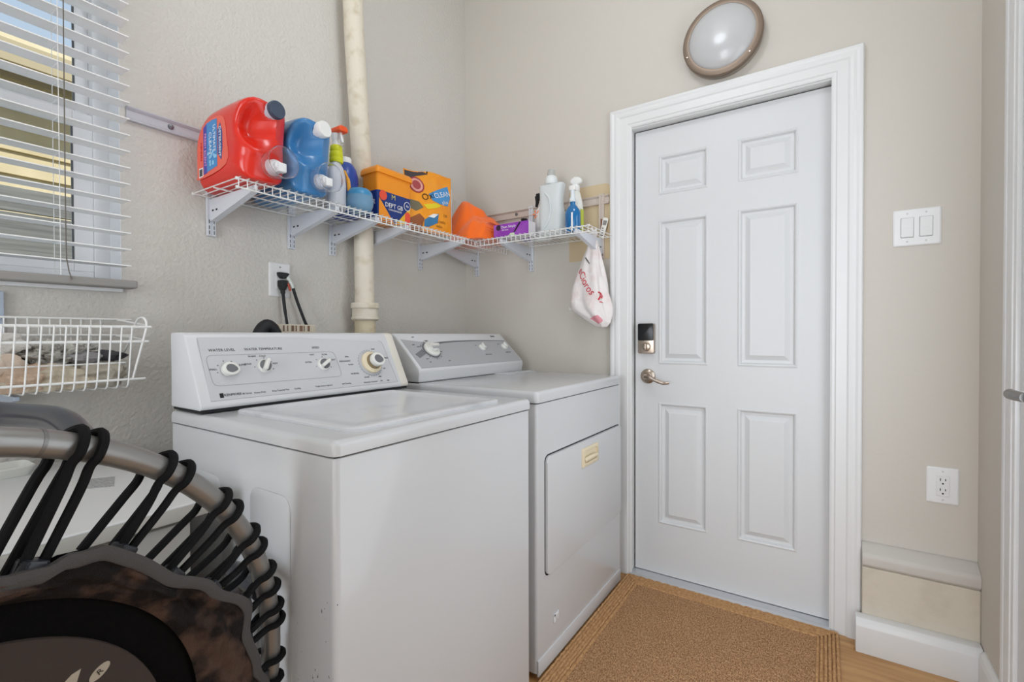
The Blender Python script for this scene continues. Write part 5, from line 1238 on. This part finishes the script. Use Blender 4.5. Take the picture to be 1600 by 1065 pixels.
# legs: three bent tubes behind the rim
for ci, c in enumerate((90, 210, -16)):
    ca = math.radians(c); er = E1*math.cos(ca)+E2*math.sin(ca); et = -E1*math.sin(ca)+E2*math.cos(ca)
    def LP(tg, ra, bk_): return TO+er*ra+et*tg-TN*bk_
    sp = .205; rg = math.sqrt(TR*TR-sp*sp)
    if ci: sp, rg = .25, math.sqrt(TR*TR-.25**2)
    far = .235 if ci == 0 else .12; ra = rg+.03
    path = [LP(-sp, rg, .012), LP(-sp-.006, rg+.008, .05), LP(-sp-.012, rg+.025, .11), LP(-sp, ra-.006, far-.04), LP(-sp+.035, ra, far-.008), LP(-sp+.08, ra+.002, far), LP(0, ra+.004, far),
            LP(sp-.08, ra+.002, far), LP(sp-.035, ra, far-.008), LP(sp, ra-.006, far-.04), LP(sp+.012, rg+.025, .11), LP(sp+.006, rg+.008, .05), LP(sp, rg, .012)]
    bm = B(); tube(bm, smooth_path(path, 6), .0175, 16); lg = obj('leg', bm, foam, tp, True, label='dark grey bent tube leg')
    if ci == 2:
        bm = B(); mid = LP(sp-.035, ra, far-.008); d_ = (LP(sp, ra-.006, far-.04)-LP(sp-.08, ra+.002, far)).normalized()
        tube(bm, [mid-d_*.014, mid+d_*.014], .0181, 16, cap=False); obj('yellow_sticker', bm, mat('sticker_yellow', (236, 222, 20), .5), lg, True, label='yellow warning sticker')
# jumping mat
edge_pts = [(-180, .36), (-120, .37), (-60, .44), (-20, .462), (-4.3, .470), (1.3, .448), (12, .431), (17.6, .444), (29.7, .409), (42.3, .383), (53, .386), (57.9, .388), (63.4, .376), (67.4, .360), (72.7, .354), (90, .352), (135, .352), (180, .36)]
def skR(d):
    d = ((d+180) % 360)-180
    for (a, r_), (b, q) in zip(edge_pts, edge_pts[1:]):
        if a <= d <= b:
            t = (d-a)/(b-a); t = t*t*(3-2*t); return r_*(1-t)+q*t
    return .36
def matR(deg): return skR(deg)-.004
blackfab = mat('mat_black', (9, 8, 9), .9, bump=(500, .0008), spec=.12); 
taupe = mat('mat_taupe', (70, 62, 58), .9, bump=(600, .0006), spec=.15)
bm = B(); nA = 96; R_ = []
for fr in (1.0, .93, .86): R_.append([bm.verts.new(TP(matR(i*360/nA)*fr, i*360/nA, -.004)) for i in range(nA)])
for r_ in (.25, .18, .1): R_.append([bm.verts.new(TP(r_, i*360/nA, -.004)) for i in range(nA)])
for A, C in zip(R_, R_[1:]): ringface(bm, A, C)
bm.faces.new(R_[-1]); jm = obj('jumping_mat', bm, blackfab, tp, True)
bm = B(); R_ = [[bm.verts.new(TP((.277+.026*max(0, math.cos(math.radians(i*360/nA)))**2)*f_, i*360/nA, h)) for i in range(nA)] for f_, h in ((1.0, -.003), (.995, .0006), (.6, .0006))]
for A, C in zip(R_, R_[1:]): ringface(bm, A, C)
bm.faces.new(R_[-1]); cp = obj('centre_panel', bm, taupe, jm, label='taupe printed centre panel')
prn = mat('mat_print', (176, 166, 150), .8)
def mp_(poly): 
    bm = B(); prism(bm, [TP(0, 0, .0008)+E1*a+E2*b for a, b in poly], TN*.0005); return bm
def pr(r, d): return (r*math.cos(math.radians(d)), r*math.sin(math.radians(d)))
a0, b0 = pr(.264, 37.1)
u_ = Vector((math.cos(.5), math.sin(.5))); v_ = Vector((-u_.y, u_.x))
obj('printed_dot', mp_([(a0+(u_.x*math.cos(t)*.013+v_.x*math.sin(t)*.0075), b0+(u_.y*math.cos(t)*.013+v_.y*math.sin(t)*.0075)) for t in [2*PI*i/16 for i in range(16)]]), prn, cp)
text('R', TP(.264, 37.1, .0014), E1*.9+E2*.45, E2*.9-E1*.45, .011, taupe, 'lettering', cp)
a1, b1 = pr(.244, 44)
obj('printed_stroke', mp_([(a1+.014, b1+.008), (a1+.004, b1+.007), (a1-.012, b1-.004), (a1-.05, b1-.010), (a1-.11, b1-.006), (a1-.15, b1+.004), (a1-.15, b1-.014), (a1-.08, b1-.026), (a1-.02, b1-.022), (a1+.010, b1-.006)]), prn, cp)
# skirt of dark mesh lying over the mat edge
sk = mat('camo_mesh', (24, 20, 20), .7, bump=(420, .0015), var=(17, (80, 62, 53), .47, .62), spec=.25)
bm = B(); nA, nR = 360, 26; V = []
for i in range(nA):
    d = i*360/nA; ro = skR(d); ri = .318+.032*max(0, math.cos(math.radians(d)))**2; row = []
    for j in range(nR+1):
        t = j/nR; r_ = ri*(1-t)+ro*t
        h = .002+.020*math.sin(PI*min(1, t*.62))+(1-abs(2*t-1))*.016*noise.noise(Vector((math.cos(math.radians(d))*5, math.sin(math.radians(d))*5, t*2.2)))+.012*(.4-abs(noise.noise(Vector((math.cos(math.radians(d))*9+t*3, math.sin(math.radians(d))*9, t*6)))))*math.sin(PI*t)+.004*noise.noise(Vector((math.cos(math.radians(d))*22, math.sin(math.radians(d))*22, t*9)))*math.sin(PI*t)
        row.append(bm.verts.new(TP(r_, d, h)))
    V.append(row)
for i in range(nA):
    for j in range(nR): bm.faces.new((V[i][j], V[(i+1) % nA][j], V[(i+1) % nA][j+1], V[i][j+1]))
skt = obj('skirt', bm, sk, tp, True, 180, label='dark brown camouflage mesh skirt')
bm = B(); tape = mat('edge_tape', (74, 71, 70), .75, bump=(500, .001))
R_ = []
for rr_, h in ((.0, .018), (.003, .016), (.0035, .024), (-.003, .026), (-.006, .0265), (-.009, .026), (-.012, .0265), (-.014, .025), (-.014, .019)):
    R_.append([bm.verts.new(TP(skR(i*360/nA)+rr_, i*360/nA, h)) for i in range(nA)])
for A, C in zip(R_, R_[1:]+R_[:1]): ringface(bm, A, C)
obj('edge_tape', bm, tape, skt, True, 50, label='grey binding tape along the skirt edge')
# bungee cords: each loop wraps the rim twice
units = [(98.5, 95.2), (84.5, 80.5), (76.2, 76.2), (69.6, 67.1), (55.7, 51.9), (41.8, 37.9), (30.6, 26.6), (20.2, 15.7), (11.0, 7.7), (-.5, -5.2)]
units = [u for u in units if u[0] != u[1]]
units += [(-12.5-11.5*k, -16.3-11.5*k) for k in range(21)]
units = [u for u in units if not -102 < (u[0]+u[1])/2 < -78]
random.seed(11)
clipm = mat('clip_dark', (44, 46, 52), .35); clipl = mat('clip_glint', (150, 160, 172), .3)
def cordpath(w, mf, mb, rf, rb_):
    c_ = .0059; q = rT+c_
    return smooth_path([TP(rf, mf, .004), TP(TR-.05, w+(mf-w)*.42, .013), TP(TR-rT-.004, w+(mf-w)*.10, rT*.62+.004), TP(TR-.006, w, q), TP(TR+.012, w-.15, q*.78), TP(TR+q, w-.3, .002),
                        TP(TR+.012, w-.1, -q*.78), TP(TR-.006, w+.4, -q), TP(TR-rT-.008, w+.4+(mb-w)*.14, -rT*.55-.005), TP(TR-.05, w+(mb-w)*.45, -.012), TP(rb_, mb, -.010)], 4)
nc = 0
for a, b in units:
    mid = (a+b)/2; ro = min(skR(mid), matR(mid))
    for w, mf, mb in ((a, mid+.6+random.uniform(-.5, .5), a+3.4+random.uniform(-.6, .6)), (b, mid-1.7+random.uniform(-.5, .5), b+3.0+random.uniform(-.6, .6))):
        rf = min(skR(mf)-.008, matR(mf)); rb2 = min(skR(mb)-.008, matR(mb))
        bm = B(); tube(bm, cordpath(w, mf, mb, rf, rb2), .0058, 8); obj('bungee_cord', bm, cord, tp, True); nc += 1
    bm = B(); P_ = TP(min(skR(mid-.3), matR(mid-.3))+.002, mid-.3, .004); ca = math.radians(mid); er = E1*math.cos(ca)+E2*math.sin(ca); et = -E1*math.sin(ca)+E2*math.cos(ca)
    prism(bm, [P_+et*x+er*y-TN*.010 for x, y in rrect(.024, .024, .004, 3)], TN*.024, .003, 2); obj('cord_clip', bm, clipm, tp, True)
